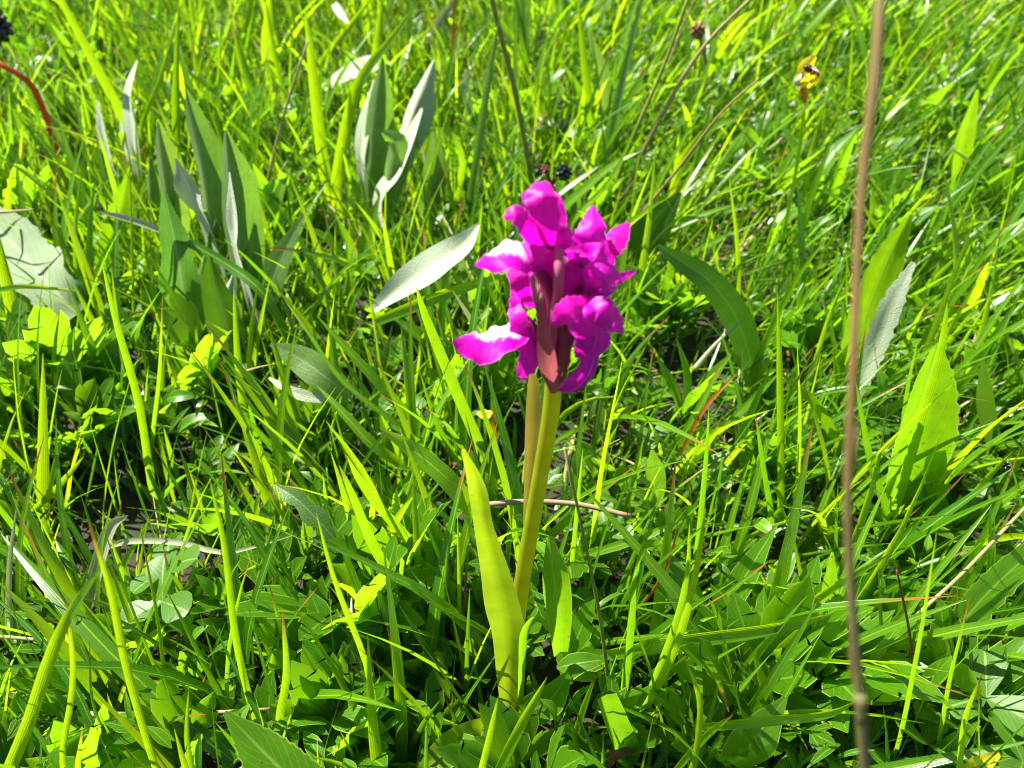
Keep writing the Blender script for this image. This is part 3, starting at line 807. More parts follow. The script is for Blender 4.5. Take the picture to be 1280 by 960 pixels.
leaf_plant('woolly_plant', 'tall clump of grey-green woolly leaves in the upper corner', 'plant', 'woolly-leaved plants', [
    ([(270, 345), (262, 270), (250, 190), (232, 112)], [40, 62, 57, 4], M['grey'], dict(z0=.012, roll=-.35, fold=-.45, ruffle=.14, lobes=.08)),
    ([(298, 395), (298, 320), (290, 235), (282, 163)], [36, 57, 55, 7], M['grey'], dict(z0=.012, roll=-.2, fold=-.5, ruffle=.14, lobes=.08)),
    ([(220, 345), (212, 260), (204, 200), (198, 152)], [26, 43, 38, 4], M['grey'], dict(z0=.012, roll=-.1, key='fresh', fold=-.5, ruffle=.12)),
    ([(175, 225), (166, 165), (162, 120), (172, 76)], [20, 30, 28, 4], M['woolly'], dict(z0=.02, roll=-.7)),
    ([(160, 200), (155, 150), (160, 100)], [12, 16, 3], M['woolly'], dict(z0=.02, roll=-.7)),
    ([(142, 215), (130, 170), (122, 125)], [16, 22, 4], M['woolly'], dict(z0=.02, roll=-.7)),
    ([(262, 295), (246, 255), (234, 228), (220, 198)], [24, 36, 30, 4], M['woolly'], dict(z0=.05, roll=-.8, ruffle=.2)),  # white leaf put forward as a sunlit patch over the grey leaves
    ([(300, 330), (293, 280), (287, 215)], [18, 20, 3], M['woolly'], dict(z0=.05, roll=-.8, ruffle=.2)),  # white strip put forward as a sunlit midrib
    ([(245, 400), (250, 350), (262, 290)], [20, 34, 5], M['grey'], dict(z0=.012, roll=-.3, fold=-.5, ruffle=.14)),
    ([(315, 400), (312, 340), (318, 280)], [18, 30, 5], M['grey'], dict(z0=.012, roll=-.1, fold=-.5, ruffle=.14)),
    ([(195, 290), (188, 240), (186, 195)], [16, 26, 4], M['grey'], dict(z0=.015, roll=-.3, fold=-.5, ruffle=.14)),
    ([(270, 420), (276, 385), (290, 345)], [14, 26, 4], M['woolly'], dict(z0=.015, roll=-.5, fold=-.4, ruffle=.2)),
    ([(330, 390), (345, 340), (378, 272)], [26, 40, 4], M['grey'], dict(z0=.012, roll=-.2)),
])
leaf_plant('woolly_plant', 'clump of white-edged woolly leaves under the arching lime blade', 'plant', 'woolly-leaved plants', [
    ([(462, 235), (466, 190), (472, 130), (478, 72)], [26, 40, 36, 4], M['grey'], dict(z0=.02, roll=-.2, fold=-.5, ruffle=.12)),
    ([(452, 205), (456, 160), (468, 100)], [16, 22, 3], M['woolly'], dict(z0=.028, roll=-.8)),
    ([(496, 215), (510, 165), (524, 120), (542, 76)], [26, 40, 36, 5], M['woolly'], dict(z0=.02, roll=-.4, fold=-.45, ruffle=.12)),
    ([(474, 250), (496, 215), (512, 180), (528, 136)], [18, 26, 24, 4], M['woolly'], dict(z0=.03, roll=-.9)),
    ([(478, 275), (488, 220), (494, 180), (478, 165)], [24, 36, 30, 6], M['grey'], dict(z0=.02, roll=-.3, fold=-.5)),
    ([(525, 190), (534, 150), (546, 110)], [12, 18, 3], M['broad'], dict(z0=.02, key='lime')),
    ([(405, 110), (435, 92), (468, 80), (490, 84)], [10, 24, 24, 4], M['woolly'], dict(zs=[.03, .036, .04, .04], roll=-.4)),
    ([(585, 130), (582, 110), (586, 85)], [10, 12, 3], M['woolly'], dict(z0=.025)),
    ([(535, 255), (545, 215), (542, 165)], [26, 34, 6], M['grey'], dict(z0=.02)),
])
bleaf('pale furry leaf lying folded beside the orchid head', [(468, 388), (505, 358), (545, 332), (578, 310), (598, 281)], [12, 34, 48, 34, 5], M['woolly'], zs=[.045, .052, .056, .060, .066], roll=-.35, fold=.42, ruffle=.24, cup=-.05, nseg=24, group='woolly leaves')
bleaf('large pale jagged leaf at the edge under the orange straw', [(98, 392), (70, 365), (35, 325), (-15, 272)], [30, 62, 74, 44], M['shaded_woolly'], zs=[.03, .036, .04, .046], roll=.2, teeth=.05, nseg=30, fold=.3, ruffle=.2, lobes=.12, group='woolly leaves')
bleaf('silvery leaf lying over the dark lobed leaves', [(438, 495), (405, 470), (372, 447), (338, 430)], [20, 40, 34, 4], M['grey'], zs=[.032, .04, .044, .048], roll=.1, group='woolly leaves', key='fresh')
bleaf('narrow white leaf lying under the silvery leaf', [(440, 498), (400, 497), (365, 490), (336, 472)], [8, 14, 14, 3], M['woolly'], zs=[.03, .034, .036, .038], roll=.1, group='woolly leaves')
bleaf('white-topped woolly leaf curling over the lobed leaves', [(432, 690), (402, 655), (372, 625), (343, 606)], [10, 24, 24, 8], M['grey'], zs=[.028, .036, .042, .044], roll=.3, lobes=.3, fold=.5, group='woolly leaves')
bleaf('yellow-lit toothed leaf in front of the grey woolly clump', [(132, 345), (142, 300), (152, 260), (161, 215)], [22, 32, 26, 4], M['broad'], z0=.015, teeth=.16, key='fresh', roll=.3, group='serrated leaves')
bleaf('big soft green leaf below the grey woolly clump', [(238, 420), (228, 360), (220, 310), (205, 240)], [30, 46, 40, 8], M['grey'], z0=.012, ruffle=.2, key='deep', roll=.3, fold=.4, nseg=24, group='broad leaves', lobes=.14)
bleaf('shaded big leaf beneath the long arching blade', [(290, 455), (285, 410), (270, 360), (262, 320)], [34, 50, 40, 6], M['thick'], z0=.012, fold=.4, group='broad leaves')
bleaf('lime toothed leaf running out at the edge of the tangle', [(1155, 832), (1200, 780), (1240, 735), (1300, 680)], [20, 42, 46, 30], M['broad'], zs=[.02, .032, .038, .044], key='lime', teeth=.08, group='serrated leaves')
bleaf('rounded lime leaf under the lying yellow-green blade', [(915, 955), (945, 920), (982, 872)], [40, 58, 6], M['broad'], zs=[.02, .03, .036], key='lime', group='broad leaves')
bleaf('upright toothed narrow leaf beside the foot of the brown stalk', [(1030, 790), (1036, 740), (1040, 690)], [22, 24, 3], M['broad'], z0=.015, teeth=.12, group='serrated leaves')
bleaf('smooth oval leaf standing beside the orchid stem', [(822, 615), (818, 590), (815, 562)], [18, 27, 4], M['clover'], z0=.02, group='broad leaves')
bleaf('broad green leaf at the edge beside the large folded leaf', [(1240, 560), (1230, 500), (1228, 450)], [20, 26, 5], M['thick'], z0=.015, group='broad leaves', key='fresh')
bleaf('upright green leaf in the far grass near the brown stalk', [(1195, 230), (1205, 175), (1222, 112)], [16, 26, 4], M['broad'], z0=.02, group='broad leaves', key='fresh')
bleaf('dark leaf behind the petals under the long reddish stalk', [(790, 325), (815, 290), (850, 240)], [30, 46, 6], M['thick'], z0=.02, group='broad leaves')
bleaf('brown dead leaf curled on the soil in the tangle', [(1085, 855), (1110, 835), (1140, 822)], [30, 40, 12], M['dead'], zs=[.006, .010, .008], ruffle=.3, name='dead_leaf', group='dead leaves')
bleaf('rust-brown dead leaf in the hollow behind the orchid', [(880, 262), (886, 280), (890, 300)], [10, 18, 8], M['dead'], zs=[.02, .014, .006], ruffle=.3, name='dead_leaf', group='dead leaves')
bleaf('bright yellow petal fallen at the bottom edge', [(1205, 968), (1228, 952), (1248, 940)], [20, 30, 14], M['yellow'], zs=[.03, .034, .034], name='fallen_petal', cat='petal')
bleaf('pink-brown curled leaf lying near the orchid foot', [(745, 968), (765, 945), (800, 935)], [12, 18, 8], M['dead'], zs=[.012, .018, .016], ruffle=.3, name='dead_leaf', group='dead leaves')
bleaf('green leaf cut off square at the orchid foot', [(785, 940), (770, 900), (758, 868)], [30, 30, 26], M['broad'], z0=.015, key='green', group='broad leaves')

# ------------------------------------------------------------------ seed heads, blossoms, the bee
def seed_head(name, label, cx, cy, y_ref, rpx, mat, stalk_to, n=26, stalk_mat='stalk', spike=.05, sz=1.15):
    yb = at_z(*y_ref).y
    c = at_y(cx, cy, yb)
    base = Vector((at_y(stalk_to[0], stalk_to[1], yb).x, yb, 0.0))
    o = tag(empty(name, base), label, 'seed head', 'seed heads in the grass')
    s = px_m(c)
    g = Geo().add(*tube([base, (base + c) / 2 + Vector((.004, 0, .004)), c], [3 * s, 2.4 * s, 2 * s], 10, 6))
    link('stalk', g.mesh('stalk', M[stalk_mat], base), o)
    g = Geo()
    for i in range(n):
        th = math.acos(1 - 2 * (i + .5) / n); ph = i * 2.4
        d = Vector((math.sin(th) * math.cos(ph), math.sin(th) * math.sin(ph), math.cos(th) * sz))
        p = c + d * rpx * s * .5 * rnd.uniform(.8, 1.1)
        q = d.to_track_quat('Z', 'Y').to_matrix()
        g.add(*ball(p, rpx * s * .42, .6, .6, 1.0 + spike, 6, 5, q), (1, 1, 1, rnd.random()))
    link('seed_cluster', g.mesh('seed_cluster', mat, base), o)
    return o
seed_head('seed_head', 'round black seed head just behind the orchid head', 705, 216, (700, 300, .01), 12, M['black'], (712, 300))
seed_head('seed_head', 'small red-brown bud beside the round black seed head', 682, 212, (690, 300, .01), 7, M['redbud'], (692, 300), 12, 'redbud')
seed_head('seed_head', 'dark seed head cut by the edge in the upper corner', -4, 32, (-20, 160, .01), 20, M['black'], (-20, 160), 30, sz=1.4)
seed_head('seed_head', 'fluffy brown seed head near the top edge', 872, 38, (880, 130, .01), 12, M['brownhead'], (876, 130), 24, 'drystalk')
seed_head('seed_head', 'small dark brown seed head near the pale grey blade', 805, 94, (800, 170, .01), 8, M['redbud'], (800, 170), 14)
seed_head('seed_head', 'dark seed head at the edge beside the large folded leaf', 1258, 582, (1256, 640, .01), 8, M['black'], (1262, 660), 14)
seed_head('seed_head', 'purplish bud tucked behind the orchid leaf', 567, 584, (560, 640, .01), 8, M['redbud'], (556, 650), 12)

def yellow_flower():
    yb = at_z(975, 335, .015).y
    base = Vector((at_y(972, 345, yb).x, yb, 0))
    o = tag(empty('yellow_flower', base), 'small yellow flower on a thin stem with a bee on it', 'flower')
    q = [base, at_y(984, 270, yb), at_y(998, 195, yb), at_y(1006, 130, yb)]
    s = px_m(q[3])
    link('stem', Geo().add(*tube(q, [3 * s, 2.6 * s, 2.4 * s, 2.4 * s], 14, 7), (1.4, 1.2, 1, 0)).mesh('stem', M['grass'], base), o)
    link('calyx', Geo().add(*tube([at_y(1006, 128, yb), at_y(1005, 118, yb), at_y(1004, 108, yb)], [2.5 * s, 4.5 * s, 5 * s], 8, 8)).mesh('calyx', M['orange'], base), o)
    def pet(pts, wp, roll, mat='yellow', t=0.0):
        wp = [k * 1.25 for k in wp]
        p3 = [at_y(x, y_, yb + d) for x, y_, d in pts]
        g = Geo().add(*sheet(p3, [k * s for k in wp], CAMDIR, 8, 5, roll=roll, cup=.4, fold=.1), (1, 1, 1, t))
        link('petal', g.mesh('petal', M[mat], base), o)
    pet([(1006, 112, 0), (1012, 103, -.003), (1016, 94, -.004)], [8, 17, 9], .2)
    pet([(1003, 112, 0), (1000, 102, -.002), (1004, 93, -.001)], [6, 12, 7], -.5, 'pale')
    pet([(1003, 100, .002), (1007, 86, .003), (1019, 70, .004)], [8, 16, 6], .4, t=.6)
    pet([(1008, 108, .002), (1016, 98, .004), (1022, 88, .005)], [8, 14, 8], -.2)
    pet([(1002, 108, .003), (1006, 95, .006), (1010, 82, .008)], [8, 14, 8], 0.0)
    # the bee
    cb = at_y(1014, 88, yb - .001)
    bee = tag(empty('bee', cb), 'small brown bee clinging to the yellow flower', 'bee')
    rot = Matrix.Rotation(math.radians(-55), 3, 'Y')
    def part(nm, g, mat): link(nm, g.mesh(nm, mat, cb), bee)
    ax = rot @ Vector((0, 0, 1))
    gA = Geo()
    for i in range(5):
        gA.add(*ball(cb - ax * s * (1 + i * 2.6), s * (5.2 - abs(i - 1.4) * .7), 1, 1, .5, 10, 6, rot), (1, 1, 1, 0) if i % 2 else (3.6, 4.2, 3, 0))
    part('abdomen', gA, M['bee'])
    part('thorax', Geo().add(*ball(cb + ax * s * 4.2, s * 4.8, 1, 1, .95, 10, 8, rot), (.25, .3, .6, 0)), M['bee'])
    part('head', Geo().add(*ball(cb + ax * s * 9.2 + Vector((0, -s, -s)), s * 3.2, 1, 1, .8, 10, 8, rot), (.25, .3, .6, 0)), M['bee'])
    for k, sg in enumerate((-1, 1)):
        a = cb + ax * s * 4 + Vector((0, -s * 2, s * 3.5))
        e = a - ax * s * 12 + Vector((0, sg * s * 4 - s * 2, s * 3))
        part('wing', Geo().add(*sheet([a, (a + e) / 2, e], [1.5 * s, 4.5 * s, 1.5 * s], Vector((0, -.5, 1)), 6, 3)), M['wing'])
    for k in range(3):
        for sg in (-1, 1):
            a = cb + ax * s * (1.5 + 2.4 * k) + Vector((0, 0, -s * 3))
            kx = a + Vector((sg * s * 5, -s * 3, -s * 1))
            e = kx + Vector((sg * s * 3 + s * (k - 1) * 2, -s * 1, -s * 6))
            part('leg', Geo().add(*tube([a, kx, e], [.9 * s, .7 * s, .4 * s], 6, 5), (.3, .3, .5, 0)), M['bee'])
yellow_flower()

def small_blossom():
    c = at_z(606, 520, .045)
    base = Vector((c.x, c.y, 0))
    o = tag(empty('yellow_blossom', base), 'tiny yellow blossom half hidden behind the orchid stem', 'flower')
    s = px_m(c)
    link('stem', Geo().add(*tube([base, c], [2.5 * s, 2 * s], 6, 6), (1.4, 1.2, 1, 0)).mesh('stem', M['grass'], base), o)
    for k in range(5):
        a = k * 2 * math.pi / 5 + .4
        d = Vector((math.cos(a), math.sin(a) * .8, .55))
        g = Geo().add(*sheet([c, c + d * 6 * s, c + d * 10 * s + Vector((0, 0, -2 * s))], [3 * s, 8 * s, 4 * s], Vector((0, -.3, 1)), 6, 5, cup=.3), (1, 1, 1, 0))
        link('petal', g.mesh('petal', M['yellow'], base), o)
small_blossom()

# ------------------------------------------------------------------ templates for the common plants
def lobe_geo(g, L, W, ang, bend, tint, root=Vector((0, 0, 0)), tilt=0.0):
    """one toothed lobe of a divided leaf, lying along +Y, turned by ang about Z"""
    st_ = [(0.0, .14, .0), (.18, .34, .18), (.38, .74, .38), (.55, .98, .60), (.66, .84, .76), (.71, .62, .72), (.82, .48, .86), (.92, .24, .93), (1.0, .03, 1.0)]
    R = Matrix.Rotation(-ang, 3, 'Z')
    v, f, uv = [], [], []
    for tm, wv, te in st_:
        z = lambda t: -bend * L * t * t + tilt * L * t
        for j, u in enumerate((-1, 0, 1)):
            t = tm if u == 0 else te
            p = Vector((u * wv * W / 2, t * L, z(t) + (abs(u) * wv * W * .14)))
            v.append(root + R @ p)
            uv.append((u * .5 + .5, t * .85))
    for i in range(len(st_) - 1):
        for j in range(2):
            a = i * 3 + j
            f.append((a, a + 1, a + 4, a + 3))
    g.add(v, f, uv, (*tint, 0))

def lobed_leaf(seed):
    r = random.Random(seed)
    g = Geo()
    L = 1.0
    lobe_geo(g, L, .40 * r.uniform(.8, 1.1), r.uniform(-.08, .08), r.uniform(-.05, .3), (1, 1, 1), tilt=.05)
    for s in (-1, 1):
        lobe_geo(g, L * r.uniform(.72, .9), .34 * r.uniform(.8, 1.1), s * r.uniform(.4, .65), r.uniform(-.05, .3), (1, 1, 1), tilt=.12)
        if r.random() < .3:
            lobe_geo(g, L * r.uniform(.45, .62), .34, s * r.uniform(1.25, 1.55), r.uniform(0, .3), (1, 1, 1), tilt=.15)
    return g

def oval_leaf(seed, wr=.42):
    r = random.Random(seed)
    b_ = r.uniform(-.1, .35)
    P3 = [Vector((0, 0, 0)), Vector((0, .33, .04)), Vector((0, .68, .05 - b_ * .4)), Vector((0, 1, -b_))]
    return Geo().add(*sheet(P3, [.06, wr, wr * .85, .02], (0, 0, 1), 6, 5, fold=.3, cup=.1, ruffle=.06, ph=seed))

def lance_leaf(seed):
    r = random.Random(seed)
    b_ = r.uniform(-.05, .35)
    P3 = [Vector((0, 0, 0)), Vector((0, .3, .03)), Vector((0, .65, .03 - b_ * .35)), Vector((0, 1, -b_))]
    return Geo().add(*sheet(P3, [.05, .16, .17, .01], (0, 0, 1), 8, 5, fold=.35, cup=.05, ruffle=.1, ph=seed))

def clover_leaflet(seed):
    P3 = [Vector((0, 0, 0)), Vector((0, .5, .05)), Vector((0, .85, .03)), Vector((0, 1.0, .0))]
    return Geo().add(*sheet(P3, [.08, .72, .78, .30], (0, 0, 1), 6, 5, fold=.22, cup=.05, ph=seed))

def blade_tmpl(seed):
    r = random.Random(seed)
    c = r.uniform(.05, .55)
    P3 = [Vector((0, c * t * t, t * (1 - .25 * c * t))) for t in (0, .25, .5, .75, 1)]
    w_ = r.uniform(.035, .06)
    return Geo().add(*sheet(P3, [w_ * .8, w_, w_ * .9, w_ * .6, .002], (0, -1, .2), 6, 3, fold=.35, twist=r.uniform(-.8, .8)), (1, 1, 1, 1.0 if r.random() < .25 else 0))

T_LOBED = [lobed_leaf(i) for i in range(7)]
T_OVAL = [oval_leaf(i) for i in range(5)]
T_LANCE = [lance_leaf(i) for i in range(5)]
T_CLOV = [clover_leaflet(i) for i in range(3)]
T_BLADE = [blade_tmpl(i) for i in range(14)]
ME_LOBED = [g.mesh('lobed_leaf', M['lobed']) for g in T_LOBED]
ME_OVAL = [g.mesh('oval_leaf', M['broad']) for g in T_OVAL]
ME_LANCE = [g.mesh('lance_leaf', M['broad']) for g in T_LANCE]
ME_CLOV = [g.mesh('leaflet', M['clover']) for g in T_CLOV]

def tinted(gs, name, mat, tint):
    out = []
    for g in gs:
        h = Geo(); h.v, h.f, h.uv = g.v, g.f, g.uv
        h.t = [(tint[0], tint[1], tint[2], q[3]) for q in g.t]
        out.append(h.mesh(name, mat))
    return out
ME_BLADE = {k: tinted(T_BLADE, 'blade', M['grass'], TINTS[k]) for k in TINTS}
ME_LOBED2 = tinted(T_LOBED, 'lobed_leaf', M['lobed'], (.84, .86, 1))
g_ = Geo().add(*tube([Vector((0, 0, 0)), Vector((0, .05, .5)), Vector((0, 0, 1))], [.03, .025, .02], 5, 5), (1.2, 1.1, 1, 0))
ME_STALK = g_.mesh('leaf_stalk', M['grass'])

def orient(yaw, pitch, roll=0.0):
    """leaf axis +Y raised by pitch above the ground and turned to yaw (0 = +X)"""
    return Matrix.Rotation(yaw - math.pi / 2, 4, 'Z') @ Matrix.Rotation(pitch, 4, 'X') @ Matrix.Rotation(roll, 4, 'Y')

# keep the random plants from growing over the things one looks at
KEEP = [(560, 215, 800, 505, .165), (572, 500, 725, 905, .20), (604, 690, 690, 905, .252), (1040, 0, 1130, 960, .10),
        (440, 72, 548, 240, .42), (190, 110, 310, 300, .345), (505, 285, 600, 365, .24), (985, 60, 1035, 230, .42),
        (1060, 420, 1215, 600, .24), (820, 300, 945, 460, .335), (660, 190, 740, 240, .43)]
def blocked(p, base=None):
    px, py, k = project(p)
    if k < .13 and -50 < px < 1330 and -50 < py < 1010:
        return True
    for x0, y0, x1, y1, d in KEEP:
        if x0 < px < x1 and y0 < py < y1 and k < d - .004:
            return True
    return False

LANDMARKS = [('the orchid', OB.x, OB.y)]
def mark(nm, px, py): p = at_z(px, py, .01); LANDMARKS.append((nm, p.x, p.y))
mark('the pale furry leaf', 530, 390); mark('the grey woolly clump', 260, 350); mark('the white-edged woolly leaves', 490, 260)
mark('the flower with the bee', 974, 340); mark('the large folded serrated leaf', 1130, 600); mark('the black seed head', 712, 300)
mark('the broad arching dark leaf', 935, 455); mark('the dark hollow', 160, 650); mark('the long pale straw', 1160, 770)
mark('the small pale clover', 550, 740); mark('the thick corner blade', 40, 900); mark('the lying sunlit blade', 920, 800)
mark('the silvery lying leaf', 390, 480); mark('the rust-brown bowing stalk', 72, 215); mark('the fluffy brown seed head', 876, 130)
mark('the toothed lime leaf', 135, 345); mark('the white dry spike', 880, 455); mark('the dead brown leaf', 1110, 840)
mark('the rusty orange blade', 860, 560); mark('the serrated pale leaf', 1075, 485); mark('the toothed bottom leaf', 330, 950)
mark('the yellow fallen petal', 1228, 955); mark('the bleached straw', 800, 205); mark('the arching lime blade', 420, 240)

def whereabouts(x, y):
    nm, dx, dy = min(((n, x - a, y - b) for n, a, b in LANDMARKS), key=lambda q: q[1] ** 2 + q[2] ** 2)
    d = math.hypot(dx, dy)
    if abs(dy) > abs(dx):
        rel = ('close behind ' if d < .03 else 'behind ') if dy > 0 else ('close before ' if d < .03 else 'before ')
    else:
        rel = ('close beside ' if d < .03 else 'near ') if dx < 0 else ('alongside ' if d < .03 else 'past ')
    return rel + nm

USED = []
def spaced(x, y, d):
    for a, b in USED:
        if (a - x) ** 2 + (b - y) ** 2 < d * d: return False
    USED.append((x, y))
    return True

def lobed_plant(x, y, size, n, label, seed, lime=False, pmin=.75, pmax=1.4, yaw0=None):
    r = random.Random(seed)
    z = ground_z(x, y)
    o = tag(empty('lobed_plant', (x, y, z)), label, 'plant', 'plants with divided leaves')
    for k in range(n):
        yaw = (yaw0 if yaw0 is not None else r.uniform(0, 6.28)) + k * 2.4 + r.uniform(-.4, .4)
        pitch = r.uniform(pmin, pmax)
        L = size * r.uniform(.8, 1.25)
        h = size * r.uniform(.25, .8)
        d = Vector((math.cos(yaw), math.sin(yaw), 0))
        a = d * h * r.uniform(.1, .35) + Vector((0, 0, h))
        if blocked(Vector((x, y, z)) + a + d * L * .5 * math.cos(pitch) + Vector((0, 0, L * .6 * math.sin(pitch)))):
            continue
        lf = link('leaf', r.choice(ME_LOBED2 if lime else ME_LOBED), o)
        lf.matrix_local = Matrix.Translation(a) @ orient(yaw, pitch, r.uniform(-.5, .5)) @ Matrix.Scale(L, 4)
        stq = link('leaf_stalk', ME_STALK, o)
        stq.matrix_local = a.to_track_quat('Z', 'Y').to_matrix().to_4x4() @ Matrix.Diagonal((L * .8, L * .8, a.length, 1))
    if not o.children: bpy.data.objects.remove(o)
    return None

def clover(x, y, size, n, label, seed, pale=False, hmul=1.0):
    r = random.Random(seed)
    z = ground_z(x, y)
    o = tag(empty('clover', (x, y, z)), label, 'clover', 'clover plants')
    for k in range(n):
        yaw = r.uniform(0, 6.28)
        h = size * r.uniform(1.2, 2.4) * hmul
        a = Vector((math.cos(yaw) * size * .8, math.sin(yaw) * size * .8, h)) if n > 1 else Vector((0, 0, h))
        stq = link('leaf_stalk', ME_STALK, o)
        ln = a.length
        stq.matrix_local = a.to_track_quat('Z', 'Y').to_matrix().to_4x4() @ Matrix.Diagonal((size * .7, size * .7, ln, 1))
        face = Matrix.Rotation(r.uniform(-.5, .2), 4, 'X') @ Matrix.Rotation(r.uniform(-.4, .4), 4, 'Y')
        y0 = r.uniform(0, 6.28)
        for q in range(3):
            lf = link('leaflet', r.choice(ME_CLOV), o)
            lf.matrix_local = Matrix.Translation(a) @ face @ orient(y0 + q * 2.094, r.uniform(.05, .3)) @ Matrix.Scale(size * r.uniform(.9, 1.1), 4)
    return o

def whorl(x, y, size, label, seed, tmpl, cat='plant', name='leafy_sprig', group='leafy sprigs', n=6, pmin=.5, pmax=1.1, hmul=1.0):
    r = random.Random(seed)
    z = ground_z(x, y)
    o = tag(empty(name, (x, y, z)), label, cat, group)
    h = size * r.uniform(.6, 1.6) * hmul
    stq = link('stem', ME_STALK, o)
    stq.matrix_local = Matrix.Diagonal((size * 1.2, size * 1.2, h, 1))
    for k in range(n):
        yaw = k * 2.4 + r.uniform(-.3, .3)
        p = Vector((0, 0, h * (.45 + .55 * k / max(1, n - 1))))
        pitch = r.uniform(pmin, pmax)
        if blocked(Vector((x, y, z)) + p + Vector((math.cos(yaw), math.sin(yaw), 1.0)) * size * .6): continue
        lf = link('leaf', r.choice(tmpl), o)
        lf.matrix_local = Matrix.Translation(p) @ orient(yaw, pitch, r.uniform(-.4, .4)) @ Matrix.Scale(size * r.uniform(.75, 1.15), 4)
    return o

# plants one can find in the photograph
def gp(px, py, z=.02):
    p = at_z(px, py, z); return p.x, p.y
x, y = gp(500, 740, .01); lobed_plant(x, y, .030, 5, 'big clump of deeply divided leaves before the orchid leaf', 1)
x, y = gp(450, 790, .01); lobed_plant(x, y, .030, 5, 'divided green leaves spreading below the folded dark blade', 2)
x, y = gp(440, 930, .01); lobed_plant(x, y, .024, 6, 'broad wedge-leaved clump at the bottom edge', 3)
x, y = gp(100, 490, .01); lobed_plant(x, y, .030, 6, 'sunlit clump of divided leaves at the foot of the tall broad blade', 4, lime=True)
x, y = gp(45, 520, .01); lobed_plant(x, y, .030, 5, 'sunlit divided leaves at the edge above the dark hollow', 5, lime=True)
x, y = gp(260, 480, .01); lobed_plant(x, y, .026, 5, 'divided leaves in half shade under the shaded big leaf', 6)
x, y = gp(400, 560, .01); lobed_plant(x, y, .026, 6, 'lobed leaves spreading under the narrow white leaf', 7)
x, y = gp(930, 880, .01); lobed_plant(x, y, .028, 6, 'divided leaves standing between the lying blades', 8)
x, y = gp(1010, 860, .01); lobed_plant(x, y, .028, 5, 'dark divided leaves at the foot of the tall brown stalk', 9)
x, y = gp(330, 330, .01); lobed_plant(x, y, .030, 5, 'lobed leaves between the woolly clumps', 10)
x, y = gp(840, 400, .01); lobed_plant(x, y, .024, 6, 'sunny divided leaves beside the orchid petals', 12, lime=True)
x, y = gp(1190, 900, .01); lobed_plant(x, y, .026, 6, 'divided leaves standing behind the orange-tipped blades', 13)
x, y = gp(60, 290, .01); lobed_plant(x, y, .030, 6, 'sunlit divided leaves above the pale jagged leaf', 14, lime=True)
x, y = gp(545, 735, .018); clover(x, y, .009, 1, 'small pale clover leaf before the orchid leaf', 21)
x, y = gp(385, 775, .018); clover(x, y, .0095, 2, 'round-leaved clover beside the lobed clump', 22)
x, y = gp(185, 765, .018); clover(x, y, .012, 2, 'large sunlit clover leaf in the lower corner', 23)
x, y = gp(1140, 905, .018); clover(x, y, .012, 2, 'large clover leaf at the bottom behind the tall blades', 24)
x, y = gp(1260, 930, .018); clover(x, y, .012, 2, 'clover leaf at the bottom corner', 25)
x, y = gp(565, 290, .04); clover(x, y, .011, 1, 'bright clover leaf above the pale furry leaf', 26, hmul=.9)
x, y = gp(605, 300, .03); clover(x, y, .010, 1, 'striped clover leaf tucked behind the pale furry leaf', 27, hmul=.9)
x, y = gp(290, 780, .02); whorl(x, y, .017, 'leafy sprig of pointed oval leaves in the sun', 31, ME_OVAL, hmul=1.2)
x, y = gp(245, 610, .02); whorl(x, y, .014, 'leafy sprig with paired oval leaves by the dark hollow', 32, ME_OVAL)
x, y = gp(415, 900, .02); whorl(x, y, .018, 'leafy sprig standing at the bottom edge', 33, ME_OVAL)
x, y = gp(340, 560, .02); whorl(x, y, .016, 'leafy sprig with narrow leaves under the silvery leaf', 34, ME_LANCE, n=7)

HOLLOWS = [(140, 700, 150, 40), (1235, 640, 50, 30), (420, 330, 40, 30), (350, 620, 50, 25), (880, 430, 60, 40), (690, 560, 40, 60), (300, 560, 40, 30), (1100, 850, 60, 40), (860, 860, 40, 40), (150, 640, 110, 55), (215, 600, 40, 30), (900, 300, 50, 60), (1000, 720, 60, 30), (640, 560, 60, 50), (450, 500, 30, 40)]
def hollow(px, py):
    return any(((px - a) / c) ** 2 + ((py - b) / d) ** 2 < 1 for a, b, c, d in HOLLOWS)

def in_frame(x, y, z=.02, m=30):
    px, py, k = project((x, y, z))
    return k > 0 and -m < px < 1280 + m and -m < py < 960 + m, px, py

# the rest of the common plants, each one a thing of its own
def scatter(n, dens, spacing, fn):
    made = tries = 0
    while made < n and tries < 9000:
        tries += 1
        px, py = rnd.uniform(-30, 1310), rnd.uniform(-10, 990)
        if rnd.random() > dens(px, py) or hollow(px, py): continue
        p = at_z(px, py, .01)
        if p.y > .75 or not spaced(p.x, p.y, spacing): continue
        fn(p.x, p.y, made)
        made += 1

def low_left(px, py):
    return min(1.0, .12 + max(0, (py - 330)) / 520.0) * (1.0 if px < 600 else .75)
def even(px, py): return .8
scatter(95, low_left, .017, lambda x, y, i: lobed_plant(x, y, rnd.uniform(.014, .025), rnd.choice((4, 5, 6)), '%s plant with %s divided leaves %s' % (('low', 'small')[i % 2], ('green', 'yellow-green')[i % 3 == 0], whereabouts(x, y)), 100 + i, lime=(i % 3 == 0)))
scatter(60, even, .014, lambda x, y, i: whorl(x, y, rnd.uniform(.010, .017), ('short', 'small', 'bushy')[i % 3] + ' sprig with oval leaves ' + whereabouts(x, y), 300 + i, ME_OVAL, n=rnd.choice((5, 6, 8))))
scatter(60, lambda px, py: 1.0 if py < 500 else .4, .014, lambda x, y, i: whorl(x, y, rnd.uniform(.026, .045), ('upright', 'spreading')[i % 2] + ' tuft of lance-shaped leaves ' + whereabouts(x, y), 500 + i, ME_LANCE, n=rnd.choice((5, 6)), pmin=.9, pmax=1.4, name='lance_leaf_tuft', group='tufts of lance leaves', hmul=.15))
